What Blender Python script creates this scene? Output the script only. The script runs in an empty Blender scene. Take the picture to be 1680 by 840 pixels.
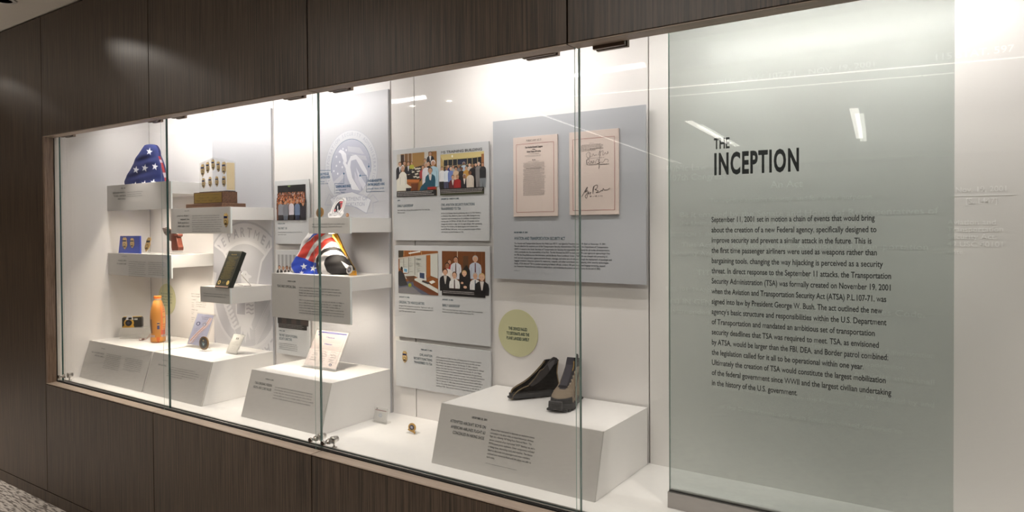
import bpy, math, random
import numpy as np
random.seed(7)
SC = bpy.context.scene
COL = SC.collection

# ---------------------------------------------------------------- camera
FPX, YAW, PITCH, ROLL, CY = 1125.9, .5922, -.0138, -.0058, 389.98
CAM = (0.0, -1.744, 1.55)
def _basis():
    f = (-math.sin(YAW)*math.cos(PITCH), math.cos(YAW)*math.cos(PITCH), math.sin(PITCH))
    r = (math.cos(YAW), math.sin(YAW), 0)
    u = (r[1]*f[2]-r[2]*f[1], r[2]*f[0]-r[0]*f[2], r[0]*f[1]-r[1]*f[0])
    c, s = math.cos(ROLL), math.sin(ROLL)
    return tuple(r[i]*c+u[i]*s for i in range(3)), tuple(-r[i]*s+u[i]*c for i in range(3)), f
RR, UU, FF = _basis()
def ray(u, v): return tuple(FF[i]*FPX+RR[i]*(u-840)-UU[i]*(v-CY) for i in range(3))
def onY(u, v, y): d = ray(u, v); t = (y-CAM[1])/d[1]; return tuple(CAM[i]+t*d[i] for i in range(3))
def onZ(u, v, z): d = ray(u, v); t = (z-CAM[2])/d[2]; return tuple(CAM[i]+t*d[i] for i in range(3))
cd = bpy.data.cameras.new('camera'); cam = bpy.data.objects.new('camera', cd); COL.objects.link(cam)
cd.sensor_width = 36; cd.lens = FPX*36/1680
cd.shift_y = -(420-CY)/1680
cd.clip_start = .05
from mathutils import Matrix, Vector
cam.matrix_world = Matrix(((RR[0], UU[0], -FF[0], CAM[0]), (RR[1], UU[1], -FF[1], CAM[1]), (RR[2], UU[2], -FF[2], CAM[2]), (0, 0, 0, 1)))
SC.camera = cam

# ---------------------------------------------------------------- world, lights, exposure
w = bpy.data.worlds.new('world'); SC.world = w; w.use_nodes = True
w.node_tree.nodes['Background'].inputs[0].default_value = (.9, .85, .78, 1)
w.node_tree.nodes['Background'].inputs[1].default_value = .15
SC.view_settings.view_transform = 'Standard'; SC.view_settings.look = 'None'
SC.view_settings.exposure = .12; SC.view_settings.gamma = 1
SC.cycles.transparent_max_bounces = 24
SC.cycles.max_bounces = 10
SC.cycles.caustics_reflective = False; SC.cycles.caustics_refractive = False
SC.cycles.sample_clamp_indirect = 4
def light(kind, loc, energy, color=(1, 1, 1), rot=(0, 0, 0), name='lamp_light', **kw):
    l = bpy.data.lights.new(name, kind); l.energy = energy; l.color = color
    for k, v in kw.items(): setattr(l, k, v)
    o = bpy.data.objects.new(name, l); COL.objects.link(o); o.location = loc; o.rotation_euler = rot
    return o
# warm-white strip inside the case, behind the header (one lamp per fixture, built with the fixtures below)
STRIP_W, PUCK_W, DOWN_W, ROOM_W, UNDER_W = 4.8, 11.5, 60.0, 13.5, 5.2

# ---------------------------------------------------------------- helpers
def lin(c):
    if isinstance(c, str): c = tuple(int(c[i:i+2], 16)/255 for i in (0, 2, 4))
    elif max(c) > 1.001: c = tuple(x/255 for x in c)
    return tuple((x/12.92 if x <= .04045 else ((x+.055)/1.055)**2.4) for x in c)
MATS = {}
def mat(name, col=(200, 200, 200), rough=.5, metal=0, spec=.5, emit=0, coat=0):
    if name in MATS: return MATS[name]
    m = bpy.data.materials.new(name); m.use_nodes = True; b = m.node_tree.nodes['Principled BSDF']
    c = lin(col); b.inputs['Base Color'].default_value = (*c, 1)
    b.inputs['Roughness'].default_value = rough; b.inputs['Metallic'].default_value = metal
    b.inputs['Specular IOR Level'].default_value = spec
    if coat: b.inputs['Coat Weight'].default_value = coat; b.inputs['Coat Roughness'].default_value = .05
    if emit: b.inputs['Emission Color'].default_value = (*c, 1); b.inputs['Emission Strength'].default_value = emit
    MATS[name] = m; return m
def vcol_mat(name, rough=.5, metal=0, spec=.5, noise=0):
    m = bpy.data.materials.new(name); m.use_nodes = True; nt = m.node_tree; b = nt.nodes['Principled BSDF']
    a = nt.nodes.new('ShaderNodeAttribute'); a.attribute_name = 'Col'
    nt.links.new(a.outputs['Color'], b.inputs['Base Color'])
    b.inputs['Roughness'].default_value = rough; b.inputs['Metallic'].default_value = metal; b.inputs['Specular IOR Level'].default_value = spec
    if noise:
        n = nt.nodes.new('ShaderNodeTexNoise'); n.inputs['Scale'].default_value = noise; n.inputs['Detail'].default_value = 5
        bp = nt.nodes.new('ShaderNodeBump'); bp.inputs['Strength'].default_value = .35; bp.inputs['Distance'].default_value = .002
        tc = nt.nodes.new('ShaderNodeTexCoord'); nt.links.new(tc.outputs['Object'], n.inputs['Vector'])
        nt.links.new(n.outputs['Fac'], bp.inputs['Height']); nt.links.new(bp.outputs['Normal'], b.inputs['Normal'])
    MATS[name] = m; return m
def glass_mat(name, tint, f0=1.45, scale=1.0, haze=None, hazefac=0):
    """thin clear sheet: straight-through light tinted, Fresnel mirror on top"""
    m = bpy.data.materials.new(name); m.use_nodes = True; nt = m.node_tree; nt.nodes.clear()
    out = nt.nodes.new('ShaderNodeOutputMaterial'); tr = nt.nodes.new('ShaderNodeBsdfTransparent'); tr.inputs[0].default_value = (*tint, 1)
    gl = nt.nodes.new('ShaderNodeBsdfGlossy'); gl.inputs['Roughness'].default_value = .0; gl.inputs[0].default_value = (1, 1, 1, 1)
    ge = nt.nodes.new('ShaderNodeNewGeometry'); dt = nt.nodes.new('ShaderNodeVectorMath'); dt.operation = 'DOT_PRODUCT'
    def mth(op, a, b):
        q = nt.nodes.new('ShaderNodeMath'); q.operation = op
        for i, x in enumerate((a, b)):
            if x is None: continue
            if isinstance(x, (int, float)): q.inputs[i].default_value = x
            else: nt.links.new(x, q.inputs[i])
        return q
    nt.links.new(ge.outputs['Normal'], dt.inputs[0]); nt.links.new(ge.outputs['Incoming'], dt.inputs[1])
    F0 = ((f0-1)/(f0+1))**2      # Schlick, the same from either side of the thin sheet
    ab = mth('ABSOLUTE', dt.outputs['Value'], None); om = mth('SUBTRACT', 1.0, ab.outputs[0]); p5 = mth('POWER', om.outputs[0], 5.0); fr = mth('MULTIPLY_ADD', p5.outputs[0], 1-F0); fr.inputs[2].default_value = F0
    mx = nt.nodes.new('ShaderNodeMixShader'); mul = nt.nodes.new('ShaderNodeMath'); mul.operation = 'MULTIPLY'; mul.inputs[1].default_value = scale
    nt.links.new(fr.outputs[0], mul.inputs[0]); nt.links.new(mul.outputs[0], mx.inputs[0])
    base = tr
    if hazefac:
        df = nt.nodes.new('ShaderNodeBsdfDiffuse'); df.inputs[0].default_value = (*lin(haze), 1)
        m2 = nt.nodes.new('ShaderNodeMixShader'); m2.inputs[0].default_value = hazefac
        nt.links.new(tr.outputs[0], m2.inputs[1]); nt.links.new(df.outputs[0], m2.inputs[2]); base = m2
    nt.links.new(base.outputs[0], mx.inputs[1]); nt.links.new(gl.outputs[0], mx.inputs[2]); nt.links.new(mx.outputs[0], out.inputs[0])
    MATS[name] = m; return m
def wood_mat(name, c1, c2, scale=(90, 90, 2.2), rough=.38, bump=.15, spec=.5, c3=None):
    m = bpy.data.materials.new(name); m.use_nodes = True; nt = m.node_tree; b = nt.nodes['Principled BSDF']
    tc = nt.nodes.new('ShaderNodeTexCoord'); mp = nt.nodes.new('ShaderNodeMapping'); mp.inputs['Scale'].default_value = scale
    n = nt.nodes.new('ShaderNodeTexNoise'); n.inputs['Scale'].default_value = 1; n.inputs['Detail'].default_value = 6; n.inputs['Roughness'].default_value = .7
    mp2 = nt.nodes.new('ShaderNodeMapping'); mp2.inputs['Scale'].default_value = tuple(s*.06 for s in scale)
    n2 = nt.nodes.new('ShaderNodeTexNoise'); n2.inputs['Scale'].default_value = 1; n2.inputs['Detail'].default_value = 3
    r = nt.nodes.new('ShaderNodeValToRGB'); r.color_ramp.elements[0].position = .36; r.color_ramp.elements[1].position = .66
    r.color_ramp.elements[0].color = (*lin(c1), 1); r.color_ramp.elements[1].color = (*lin(c2), 1)
    mx = nt.nodes.new('ShaderNodeMixRGB'); mx.blend_type = 'MULTIPLY'; mx.inputs[0].default_value = .35
    L = nt.links.new
    L(tc.outputs['Object'], mp.inputs[0]); L(mp.outputs[0], n.inputs['Vector']); L(tc.outputs['Object'], mp2.inputs[0]); L(mp2.outputs[0], n2.inputs['Vector'])
    L(n.outputs['Fac'], r.inputs[0]); L(r.outputs[0], mx.inputs[1]); L(n2.outputs['Fac'], mx.inputs[2]); L(mx.outputs[0], b.inputs['Base Color'])
    bp = nt.nodes.new('ShaderNodeBump'); bp.inputs['Strength'].default_value = bump; bp.inputs['Distance'].default_value = .001
    L(n.outputs['Fac'], bp.inputs['Height']); L(bp.outputs['Normal'], b.inputs['Normal'])
    b.inputs['Roughness'].default_value = rough; b.inputs['Specular IOR Level'].default_value = spec
    MATS[name] = m; return m

class M:
    """one mesh: verts, faces, per-face material index and colour"""
    def __init__(s): s.v = []; s.f = []; s.mi = []; s.c = []; s.cur = 0; s.col = None
    def face(s, idx): s.f.append(tuple(idx)); s.mi.append(s.cur); s.c.append(s.col)
    def add(s, vs, fs, col=None):
        o = len(s.v); s.v += [tuple(p) for p in vs]
        if col is not None: s.col = lin(col)
        for f in fs: s.face([i+o for i in f])
    def box(s, x0, x1, y0, y1, z0, z1, col=None):
        vs = [(x, y, z) for x in (x0, x1) for y in (y0, y1) for z in (z0, z1)]
        s.add(vs, [(0, 1, 3, 2), (4, 6, 7, 5), (0, 4, 5, 1), (2, 3, 7, 6), (0, 2, 6, 4), (1, 5, 7, 3)], col)
    def hexa(s, b, t, col=None):      # 4 bottom, 4 top corners
        s.add(list(b)+list(t), [(3, 2, 1, 0), (4, 5, 6, 7), (0, 1, 5, 4), (1, 2, 6, 5), (2, 3, 7, 6), (3, 0, 4, 7)], col)
    def obox(s, O, X, Y, Z, col=None):   # oriented box, O corner
        O, X, Y, Z = map(Vector, (O, X, Y, Z))
        s.hexa([O, O+X, O+X+Y, O+Y], [O+Z, O+X+Z, O+X+Y+Z, O+Y+Z], col)
    def lathe(s, prof, cx, cy, n=24, ax='z', col=None, cz=0):
        vs = []; fs = []
        for r, h in prof:
            for k in range(n):
                a = 2*math.pi*k/n; p, q = r*math.cos(a), r*math.sin(a)
                vs.append((cx+p, cy+q, cz+h) if ax == 'z' else (cx+p, cy+h, cz+q) if ax == 'y' else (cx+h, cy+p, cz+q))
        for i in range(len(prof)-1):
            for k in range(n):
                k2 = (k+1) % n; fs.append((i*n+k, i*n+k2, (i+1)*n+k2, (i+1)*n+k))
        fs.append(tuple(range(n))[::-1]); fs.append(tuple((len(prof)-1)*n+k for k in range(n)))
        s.add(vs, fs, col)
    def tube(s, path, r, n=8, col=None):
        P = [Vector(p) for p in path]; vs = []; fs = []
        for i, p in enumerate(P):
            d = (P[min(i+1, len(P)-1)]-P[max(i-1, 0)]).normalized()
            a = d.cross(Vector((0.13, .27, 1))).normalized(); b = d.cross(a)
            rr = r[i] if isinstance(r, (list, tuple)) else r
            for k in range(n):
                t = 2*math.pi*k/n; vs.append(p+a*rr*math.cos(t)+b*rr*math.sin(t))
        for i in range(len(P)-1):
            for k in range(n):
                k2 = (k+1) % n; fs.append((i*n+k, i*n+k2, (i+1)*n+k2, (i+1)*n+k))
        fs.append(tuple(range(n))[::-1]); fs.append(tuple((len(P)-1)*n+k for k in range(n)))
        s.add(vs, fs, col)
    def prism(s, pl, pts, d0, d1, col=None):    # outline (a,b) on plane, between two offsets along normal
        n = len(pts); vs = [pl.at(a, b, d0) for a, b in pts]+[pl.at(a, b, d1) for a, b in pts]
        fs = [tuple(range(n))[::-1], tuple(range(n, 2*n))]+[(i, (i+1) % n, n+(i+1) % n, n+i) for i in range(n)]
        s.add(vs, fs, col)
    def build(s, name, mats, parent=None, smooth=False, bevel=0, loc=None):
        me = bpy.data.meshes.new(name); o = bpy.data.objects.new(name, me); COL.objects.link(o)
        L = Vector((0, 0, 0))
        if parent is not None:
            o.parent = parent; p = parent
            while p is not None: L = L+p.location; p = p.parent
        elif loc is not None: o.location = loc; L = Vector(loc)
        V = np.array([tuple(p) for p in s.v], dtype=float)-np.array(L)
        me.from_pydata(V.tolist(), [], s.f)
        if not isinstance(mats, (list, tuple)): mats = [mats]
        for m in mats: me.materials.append(m)
        if len(mats) > 1: me.polygons.foreach_set('material_index', s.mi)
        if any(c is not None for c in s.c):
            at = me.color_attributes.new('Col', 'FLOAT_COLOR', 'CORNER'); arr = []
            for f, c in zip(s.f, s.c):
                c = c or (.5, .5, .5); arr += [c[0], c[1], c[2], 1.0]*len(f)
            at.data.foreach_set('color', arr)
        if smooth: me.polygons.foreach_set('use_smooth', [True]*len(s.f))
        me.update()
        if bevel:
            b = o.modifiers.new('bevel', 'BEVEL'); b.width = bevel; b.segments = 2; b.limit_method = 'ANGLE'
        return o
def thing(name, label, cat, loc=(0, 0, 0), group=None):
    o = bpy.data.objects.new(name, None); COL.objects.link(o); o.location = loc; o.empty_display_size = .05
    o['label'] = label; o['category'] = cat
    if group: o['group'] = group
    return o
def tag(o, label, cat, group=None):
    o['label'] = label; o['category'] = cat
    if group: o['group'] = group
    return o
def struct(o): o['kind'] = 'structure'; return o

class Pl:
    """a plane: origin, two unit axes; px() finds where a sight line of the photograph meets it"""
    def __init__(s, O, ex, ez):
        s.O = Vector(O); s.ex = Vector(ex).normalized(); s.ez = Vector(ez).normalized(); s.n = s.ex.cross(s.ez).normalized()
    def at(s, a, b, d=0): return s.O+s.ex*a+s.ez*b+s.n*d
    def px(s, u, v):
        d = Vector(ray(u, v)); C = Vector(CAM); t = (s.O-C).dot(s.n)/d.dot(s.n); q = C+d*t-s.O
        return q.dot(s.ex), q.dot(s.ez)
def proj(p):
    q = [p[i]-CAM[i] for i in range(3)]; z = sum(q[i]*FF[i] for i in range(3))
    return 840+FPX*sum(q[i]*RR[i] for i in range(3))/z, CY-FPX*sum(q[i]*UU[i] for i in range(3))/z
def PY(y): return Pl((0, y, 0), (1, 0, 0), (0, 0, 1))

# glyph cache built from the built-in face
GL = {}
def glyphs(bold):
    if bold in GL: return GL[bold]
    chars = "ABCDEFGHIJKLMNOPQRSTUVWXYZabcdefghijklmnopqrstuvwxyz0123456789.,;:'\"()-&/[]%"
    d = {}
    c = bpy.data.curves.new('glyph', 'FONT'); c.resolution_u = 3; c.offset = {0: .006, 1: .026, 2: -.006, 3: .015, 4: .036}[bold]
    o = bpy.data.objects.new('glyph', c); COL.objects.link(o)
    def mesh(t):
        c.body = t; dg = bpy.context.evaluated_depsgraph_get(); dg.update()
        e = o.evaluated_get(dg); me = e.to_mesh()
        V = [(v.co.x, v.co.y) for v in me.vertices]; F = [tuple(p.vertices) for p in me.polygons]
        e.to_mesh_clear(); return V, F
    i0 = max(x for x, y in mesh('I')[0])
    for ch in chars:
        V, F = mesh(ch); V2, _ = mesh(ch+'I'); n = len(V)
        adv = max(x for x, y in V2)-i0
        def area(V, F): return sum(abs(sum(V[f[i]][0]*V[f[(i+1) % len(f)]][1]-V[f[(i+1) % len(f)]][0]*V[f[i]][1] for i in range(len(f))))/2 for f in F)
        keep = c.offset; c.offset = 0; V0, F0_ = mesh(ch); a0 = area(V0, F0_); c.offset = keep
        if a0 > 0 and area(V, F) > a0*(2.4 if bold in (1, 4) else 1.5) or ch in 'MmWw': V, F = V0, F0_
        d[ch] = (V, F, adv)
    d[' '] = ([], [], .28)
    cap = max(y for x, y in d['H'][0])
    bpy.data.objects.remove(o); bpy.data.curves.remove(c)
    GL[bold] = (d, cap); return GL[bold]
def layout(txt, bold):
    d, cap = glyphs(bold); x = 0; V = []; F = []
    for ch in txt:
        g = d.get(ch, d['-']); o = len(V)
        V += [((p[0]+x)/cap, p[1]/cap) for p in g[0]]; F += [tuple(i+o for i in f) for f in g[1]]; x += g[2]+(.075 if bold == 4 else 0)
    W = max([p[0] for p in V]+[0]); X0 = min([p[0] for p in V]+[0])
    return [(p[0]-X0, p[1]) for p in V], F, W-X0

class Art(M):
    """flat print on a plane; every shape sits a hair above the one before"""
    def __init__(s, pl, d0=.0004, step=2e-5):
        super().__init__(); s.pl = pl; s.d = d0; s.step = step; s.T = None
    def t(s, p): return s.T(*p) if s.T else p
    def poly(s, pts, col, up=True):
        if up: s.d += s.step
        s.add([s.pl.at(*s.t(p), s.d) for p in pts], [tuple(range(len(pts)))], col)
    def ppoly(s, pts, col): s.poly([s.pl.px(*p) for p in pts], col)
    def rect(s, a0, b0, a1, b1, col): s.poly([(a0, b0), (a1, b0), (a1, b1), (a0, b1)], col)
    def ell(s, a, b, ra, rb, col, n=20, rot=0):
        c, q = math.cos(rot), math.sin(rot)
        s.poly([(a+ra*math.cos(t)*c-rb*math.sin(t)*q, b+ra*math.cos(t)*q+rb*math.sin(t)*c) for t in [2*math.pi*k/n for k in range(n)]], col)
    def ring(s, a, b, r0, r1, col, t0=0, t1=360, n=48):
        s.d += s.step
        for k in range(n):
            u0 = math.radians(t0+(t1-t0)*k/n); u1 = math.radians(t0+(t1-t0)*(k+1)/n)
            s.poly([(a+r0*math.cos(u0), b+r0*math.sin(u0)), (a+r1*math.cos(u0), b+r1*math.sin(u0)), (a+r1*math.cos(u1), b+r1*math.sin(u1)), (a+r0*math.cos(u1), b+r0*math.sin(u1))], col, False)
    def line(s, pts, w, col):
        s.d += s.step
        for p, q in zip(pts, pts[1:]):
            dx, dy = q[0]-p[0], q[1]-p[1]; L = math.hypot(dx, dy) or 1; nx, ny = -dy/L*w/2, dx/L*w/2
            s.poly([(p[0]-nx, p[1]-ny), (q[0]-nx, q[1]-ny), (q[0]+nx, q[1]+ny), (p[0]+nx, p[1]+ny)], col, False)
    def text(s, txt, a, b, h, w=None, align='l', bold=0, col=(30, 40, 45), rot=0, fit=.62):
        V, F, W = layout(txt, bold); s.d += s.step
        sx = (w/W) if w else h*fit
        off = {'l': 0, 'c': -W*sx/2, 'r': -W*sx}[align]; c, q = math.cos(rot), math.sin(rot)
        s.add([s.pl.at(*s.t((a+(x*sx+off)*c-y*h*q, b+(x*sx+off)*q+y*h*c)), s.d) for x, y in V], F, col)
    def tpx(s, txt, p0, p1, hpx, bold=0, col=(30, 40, 45)):
        """text whose baseline runs from p0 to p1 (photo positions) with capitals hpx tall"""
        a0, b0 = s.pl.px(*p0); a1, b1 = s.pl.px(*p1); _, b2 = s.pl.px(p0[0], p0[1]-hpx)
        s.text(txt, a0, b0, b2-b0, math.hypot(a1-a0, b1-b0), 'l', bold, col, math.atan2(b1-b0, a1-a0))
    def greek(s, a, b, w, h, col=(70, 72, 72), rng=None):
        """a line of print too small in the photograph to read"""
        r = rng or random; x = a; s.d += s.step; step = h*.62
        while x < a+w-step*.5:
            n = r.choice((2, 3, 4, 5, 6, 7, 8, 9))
            for k in range(n):
                if x > a+w-step*.5: break
                hh = h*r.choice((.7, .7, .7, 1, .72)); t = step*.2
                s.poly([(x, b), (x+t, b), (x+t, b+hh), (x, b+hh)], col, False)
                if r.random() < .7: s.poly([(x+step*.5, b), (x+step*.5+t, b), (x+step*.5+t, b+h*.7), (x+step*.5, b+h*.7)], col, False)
                if r.random() < .8: y = b+h*r.choice((0, .3, .6)); s.poly([(x, y), (x+step*.7, y), (x+step*.7, y+h*.14), (x, y+h*.14)], col, False)
                x += step
            x += step*.7
    def gpx(s, p0, p1, hpx, col=(70, 72, 72)):
        a0, b0 = s.pl.px(*p0); a1, b1 = s.pl.px(*p1); _, b2 = s.pl.px(p0[0], p0[1]-hpx)
        s.greek(min(a0, a1), (b0+b1)/2, abs(a1-a0), b2-b0, col)
    def frame(s, a0, b0, a1, b1):       # unit coordinates, y down
        s.T = lambda x, y: (a0+(a1-a0)*x, b1+(b0-b1)*y)
    def done(s, name, parent, m='print', **k):
        o = s.build(name, MATS[m] if isinstance(m, str) else m, parent, **k); o['kind'] = 'stuff'; return o

# ---------------------------------------------------------------- materials
vcol_mat('print', .45); vcol_mat('print_matte', .8); vcol_mat('cloth', .75, noise=60, spec=.3); vcol_mat('suede', .9, noise=400, spec=.2)
vcol_mat('brass', .36, .3); vcol_mat('plastic', .3); vcol_mat('rubber', .65, noise=200)
WHITE = mat('white_acrylic', (230, 226, 224), .045, spec=.45)
WHITEM = mat('white_lacquer', (238, 236, 234), .22, spec=.4)
PLAC = mat('grey_placard', (190, 187, 184), .35, spec=.4)
PANEL = mat('grey_panel', (178, 180, 185), .3, spec=.4)
PANELW = mat('pale_panel', (202, 203, 205), .3, spec=.4)
PEDGE = mat('clear_edge', (235, 240, 240), .2)
DARK = mat('gap_black', (22, 20, 18), .8)
GROOVE = mat('groove_grey', (120, 114, 108), .8)
WOOD = wood_mat('dark_veneer', (36, 27, 20), (108, 89, 73), (150, 150, 2.6), .36)
WOODE = wood_mat('veneer_edge', (150, 130, 112), (190, 170, 152), (8, 300, 300), .4)
WOODJ = wood_mat('jamb_veneer', (104, 82, 66), (164, 140, 120), (200, 200, 6), .4)
STEEL = mat('brushed_steel', (170, 166, 163), .3, 1)
CHROME = mat('chrome', (215, 212, 208), .1, 1)
BRONZE = mat('bronze_patch', (110, 95, 85), .35, .8)
CLEAR = glass_mat('clear_acrylic', (.965, .965, .96), 1.45, .8, (235, 235, 232), .06)
GLASS = glass_mat('door_glass', (.985, .992, .988), 1.5, .8)
HAZY = glass_mat('hazy_acrylic', (.95, .95, .945), 1.45, .8, (240, 238, 234), .22)
GREENG = glass_mat('panel_glass', (.835, .865, .855), 1.5, 1, (176, 190, 188), .08)
GEDGE = mat('glass_edge', (38, 78, 74), .2)
GEDGEL = mat('glass_edge_light', (150, 172, 165), .2)

# ---------------------------------------------------------------- room: display wall
ZF, ZC, ZS, ZT = 0.0, 2.77, .686, 2.082
XL, S, XR = -4.37, 1.131, 1.4
seams = [XL+S*k for k in range(6)]      # -4.37 ... 1.285
root = bpy.data.objects.new('wall_front', None); COL.objects.link(root); struct(root)
g = .0025
def wpanel(x0, x1, z0, z1, y1=.03):
    m = M(); m.box(x0+g, x1-g, 0, y1, z0+g, z1-g); o = m.build('wood_panel', WOOD, root, bevel=.0012); return o
for k in range(-3, 0): wpanel(XL+S*k, XL+S*(k+1), .068, ZC-.01)
for k in range(5):
    wpanel(seams[k], seams[k+1], ZT, ZC-.01)
    wpanel(seams[k], seams[k+1], .068, ZS-.004)
for b in ((-7.8, XL-.012, .03, .06, .02, ZC), (XL-.012, seams[5], .03, .056, ZT+.002, ZC), (XL-.012, seams[5], .03, .06, .02, ZS-.02)):
    m = M(); m.box(*b); m.build('backing', DARK, root)
m = M(); m.box(-7.8, seams[5], .003, .04, 0, .064); struct(m.build('baseboard_front', WOOD))
# header soffit and sill edges: lighter veneer lippings, the sill's paler still to paint spilled case light
m = M()
for k in range(5): m.box(seams[k]+g, seams[k+1]-g, .0005, .057, ZT-.002, ZT+.001)
m.build('header_lipping', WOODE, root)
m = M()
for k in range(5):
    m.box(seams[k]+g, seams[k+1]-g, .0005, .05, ZS-.003, ZS+.001)
m.build('sill_lipping', wood_mat('sill_veneer_lit', (186, 166, 150), (222, 204, 188), (8, 300, 300), .4), root)  # sill tone lightened for the light spilling out of the case

# room shell
cm = mat('ceiling_paint', (226, 220, 210), .9)
m = M(); m.box(-8.5, 5, -12, .03, ZC, ZC+.1); struct(m.build('ceiling', cm))
def carpet():
    m = bpy.data.materials.new('carpet'); m.use_nodes = True; nt = m.node_tree; b = nt.nodes['Principled BSDF']; L = nt.links.new
    tc = nt.nodes.new('ShaderNodeTexCoord'); mp = nt.nodes.new('ShaderNodeMapping'); mp.inputs['Scale'].default_value = (14, 110, 1); mp.inputs['Rotation'].default_value = (0, 0, .5)
    n = nt.nodes.new('ShaderNodeTexNoise'); n.inputs['Scale'].default_value = 1; n.inputs['Detail'].default_value = 3
    r = nt.nodes.new('ShaderNodeValToRGB'); r.color_ramp.elements[0].position = .42; r.color_ramp.elements[1].position = .54
    r.color_ramp.elements[0].color = (*lin((120, 112, 106)), 1); r.color_ramp.elements[1].color = (*lin((214, 206, 198)), 1)
    L(tc.outputs['Object'], mp.inputs[0]); L(mp.outputs[0], n.inputs['Vector']); L(n.outputs['Fac'], r.inputs[0]); L(r.outputs[0], b.inputs['Base Color'])
    n2 = nt.nodes.new('ShaderNodeTexNoise'); n2.inputs['Scale'].default_value = 400
    bp = nt.nodes.new('ShaderNodeBump'); bp.inputs['Distance'].default_value = .004; L(n2.outputs['Fac'], bp.inputs['Height']); L(bp.outputs['Normal'], b.inputs['Normal'])
    b.inputs['Roughness'].default_value = 1; return m
m = M(); m.box(-8.5, 5, -12, .01, -.1, 0); struct(m.build('floor', carpet()))
wm = mat('room_paint', (158, 150, 140), .9)
for nm, b in (('wall_back', (-8.5, 5, -12.1, -12, 0, ZC)), ('wall_left', (-8.6, -8.5, -12, .1, 0, ZC)), ('wall_right', (5, 5.1, -12, .1, 0, ZC))):
    m = M(); m.box(*b); struct(m.build(nm, wm))
m = M(); m.box(seams[5], 5, 0, .1, 0, ZC); struct(m.build('trim_1', WOOD))

# room fittings: linear lamps and troffers that the glass mirrors
LAMPW = mat('lamp_white', (255, 250, 240), .5, emit=5.5)
LAMPT = mat('lamp_tube', (255, 250, 240), .5, emit=3.6)
CALU = mat('white_metal', (215, 213, 208), .5)
def linear(p, q, wd, label, grp, emat):
    p, q = Vector(p), Vector(q); d = (q-p); L = d.length; d.normalize(); s = Vector((-d.y, d.x, 0))
    t = thing('linear_ceiling_light', label, 'light', tuple((p+q)/2), grp)
    m = M(); m.obox(p-s*(wd/2+.01)-Vector((0, 0, .012)), d*L, s*(wd+.02), (0, 0, .012)); m.build('housing', CALU, t)
    m = M(); m.obox(p-s*wd/2-Vector((0, 0, .016)), d*L, s*wd, (0, 0, .003)); m.build('diffuser', emat, t)
zc = ZC
linear((-3.712, -3.53, zc), (.9, -4.36, zc), .03, 'long thin linear light across the ceiling mirrored in the case glass', None, LAMPT)
linear((-3.72, -3.60, zc), (-4.6, -10.3, zc), .03, 'thin linear light running away from the case along the ceiling', None, LAMPT)
linear((-2.69, -5.7, zc), (-2.93, -8.1, zc), .085, 'bright ceiling panel mirrored beside the word THE', None, LAMPW)
linear((-1.02, -5.9, zc), (-1.30, -8.6, zc), .085, 'bright upright bar mirrored high on the green glass panel', None, LAMPW)

# recessed downlights over the corridor that graze the veneer
def down(x, y, ang, e, label, size=1.35, blend=.12, lens=True):
    t = thing('downlight', label, 'light', (x, y, ZC), 'recessed ceiling downlights along the display wall')
    m = M(); m.lathe([(.055, -.004), (.06, -.004), (.06, .0), (.045, .0)], x, y, cz=ZC-.001); m.build('trim_ring', CALU, t, True)
    m = M(); m.lathe([(.04, -.003), (.001, -.003)], x, y, cz=ZC-.002); m.build('lens' if lens else 'baffle', LAMPT if lens else DARK, t)
    l = light('SPOT', (x, y, ZC-.02), e, (1, .93, .84), ang, 'downlight_lamp', spot_size=size, spot_blend=blend, shadow_soft_size=.03)
def aim(az, el): return Vector((math.cos(az)*math.cos(el), math.sin(az)*math.cos(el), math.sin(el))).to_track_quat('-Z', 'Y').to_euler()
for x, e, lb in ((-4.25, 13, 'tilted downlight whose beam streaks along the wood header'), (-5.68, 12, 'tilted downlight whose beam streaks along the leftmost wood panels')):
    down(x, -.22, aim(math.radians(11.5), math.radians(-24)), e, lb, math.radians(15), .75, False)
for p, f_ in (((-2.2, -1.3), .6), ((-.6, -1.3), .6), ((-6.3, -1.5), 4), ((-4, -2.4), .8)):
    down(p[0], p[1], (0, 0, 0), DOWN_W*f_, 'recessed round corridor downlight opposite '+({-2.2: 'the striped flag', -.6: 'the boots', -6.3: 'the leftmost wood panels', -4: 'the shelves, set further out'})[p[0]], 1.7, .6)
for x, y, f_ in ((-5.6, -1.75, .45), (-3.4, -1.75, .7), (-1.2, -1.75, 1.3), (1.2, -1.75, 1.3)):
    light('AREA', (x, y, ZC-.03), ROOM_W*f_, (1, .94, .86), name='corridor_fill_light', shape='RECTANGLE', size=1.2, size_y=.3)  # added area fills without fixtures, brightening the wood front

light('SPOT', (-7.4, -.5, 1.8), 40, (1, .93, .85), Vector((1.7, -.25, 1.1)).to_track_quat('-Z', 'Y').to_euler(), 'ceiling_fill_spot', spot_size=1.3, spot_blend=.8, shadow_soft_size=.1)  # added spot out of view, aimed up to brighten the left ceiling
# ---------------------------------------------------------------- the display case
YB, ZB = .60, .69
case = thing('display_case', 'long built-in white display case recessed behind glass in the dark wood wall', 'display case', (-1.5, .3, ZB))
m = M(); m.box(XL+.004, XR, .09, YB+.03, ZB-.03, ZB); m.build('floor_panel', WHITEM, case)
m = M(); m.box(XL+.004, XR, .064, YB+.03, 2.30, 2.33); m.build('top_panel', WHITEM, case)
bx = [XL+.012, -3.664, -3.112, -2.254, -2.108, -.978, 1.39]
for a, b in zip(bx, bx[1:]):
    m = M(); m.box(a+.0025, b-.0025, YB, YB+.012, ZB, 2.299); m.build('back_panel', WHITE if b < 1 else mat('white_satin', (228, 225, 222), .3, spec=.4), case)
m = M(); m.box(XL, XR, YB+.013, YB+.02, ZB-.02, 2.3); m.build('backing', GROOVE, case)
m = M(); m.box(XL+.003, XL+.011, .096, YB, ZB, 2.299); m.build('side_panel', WHITE, case)
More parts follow.
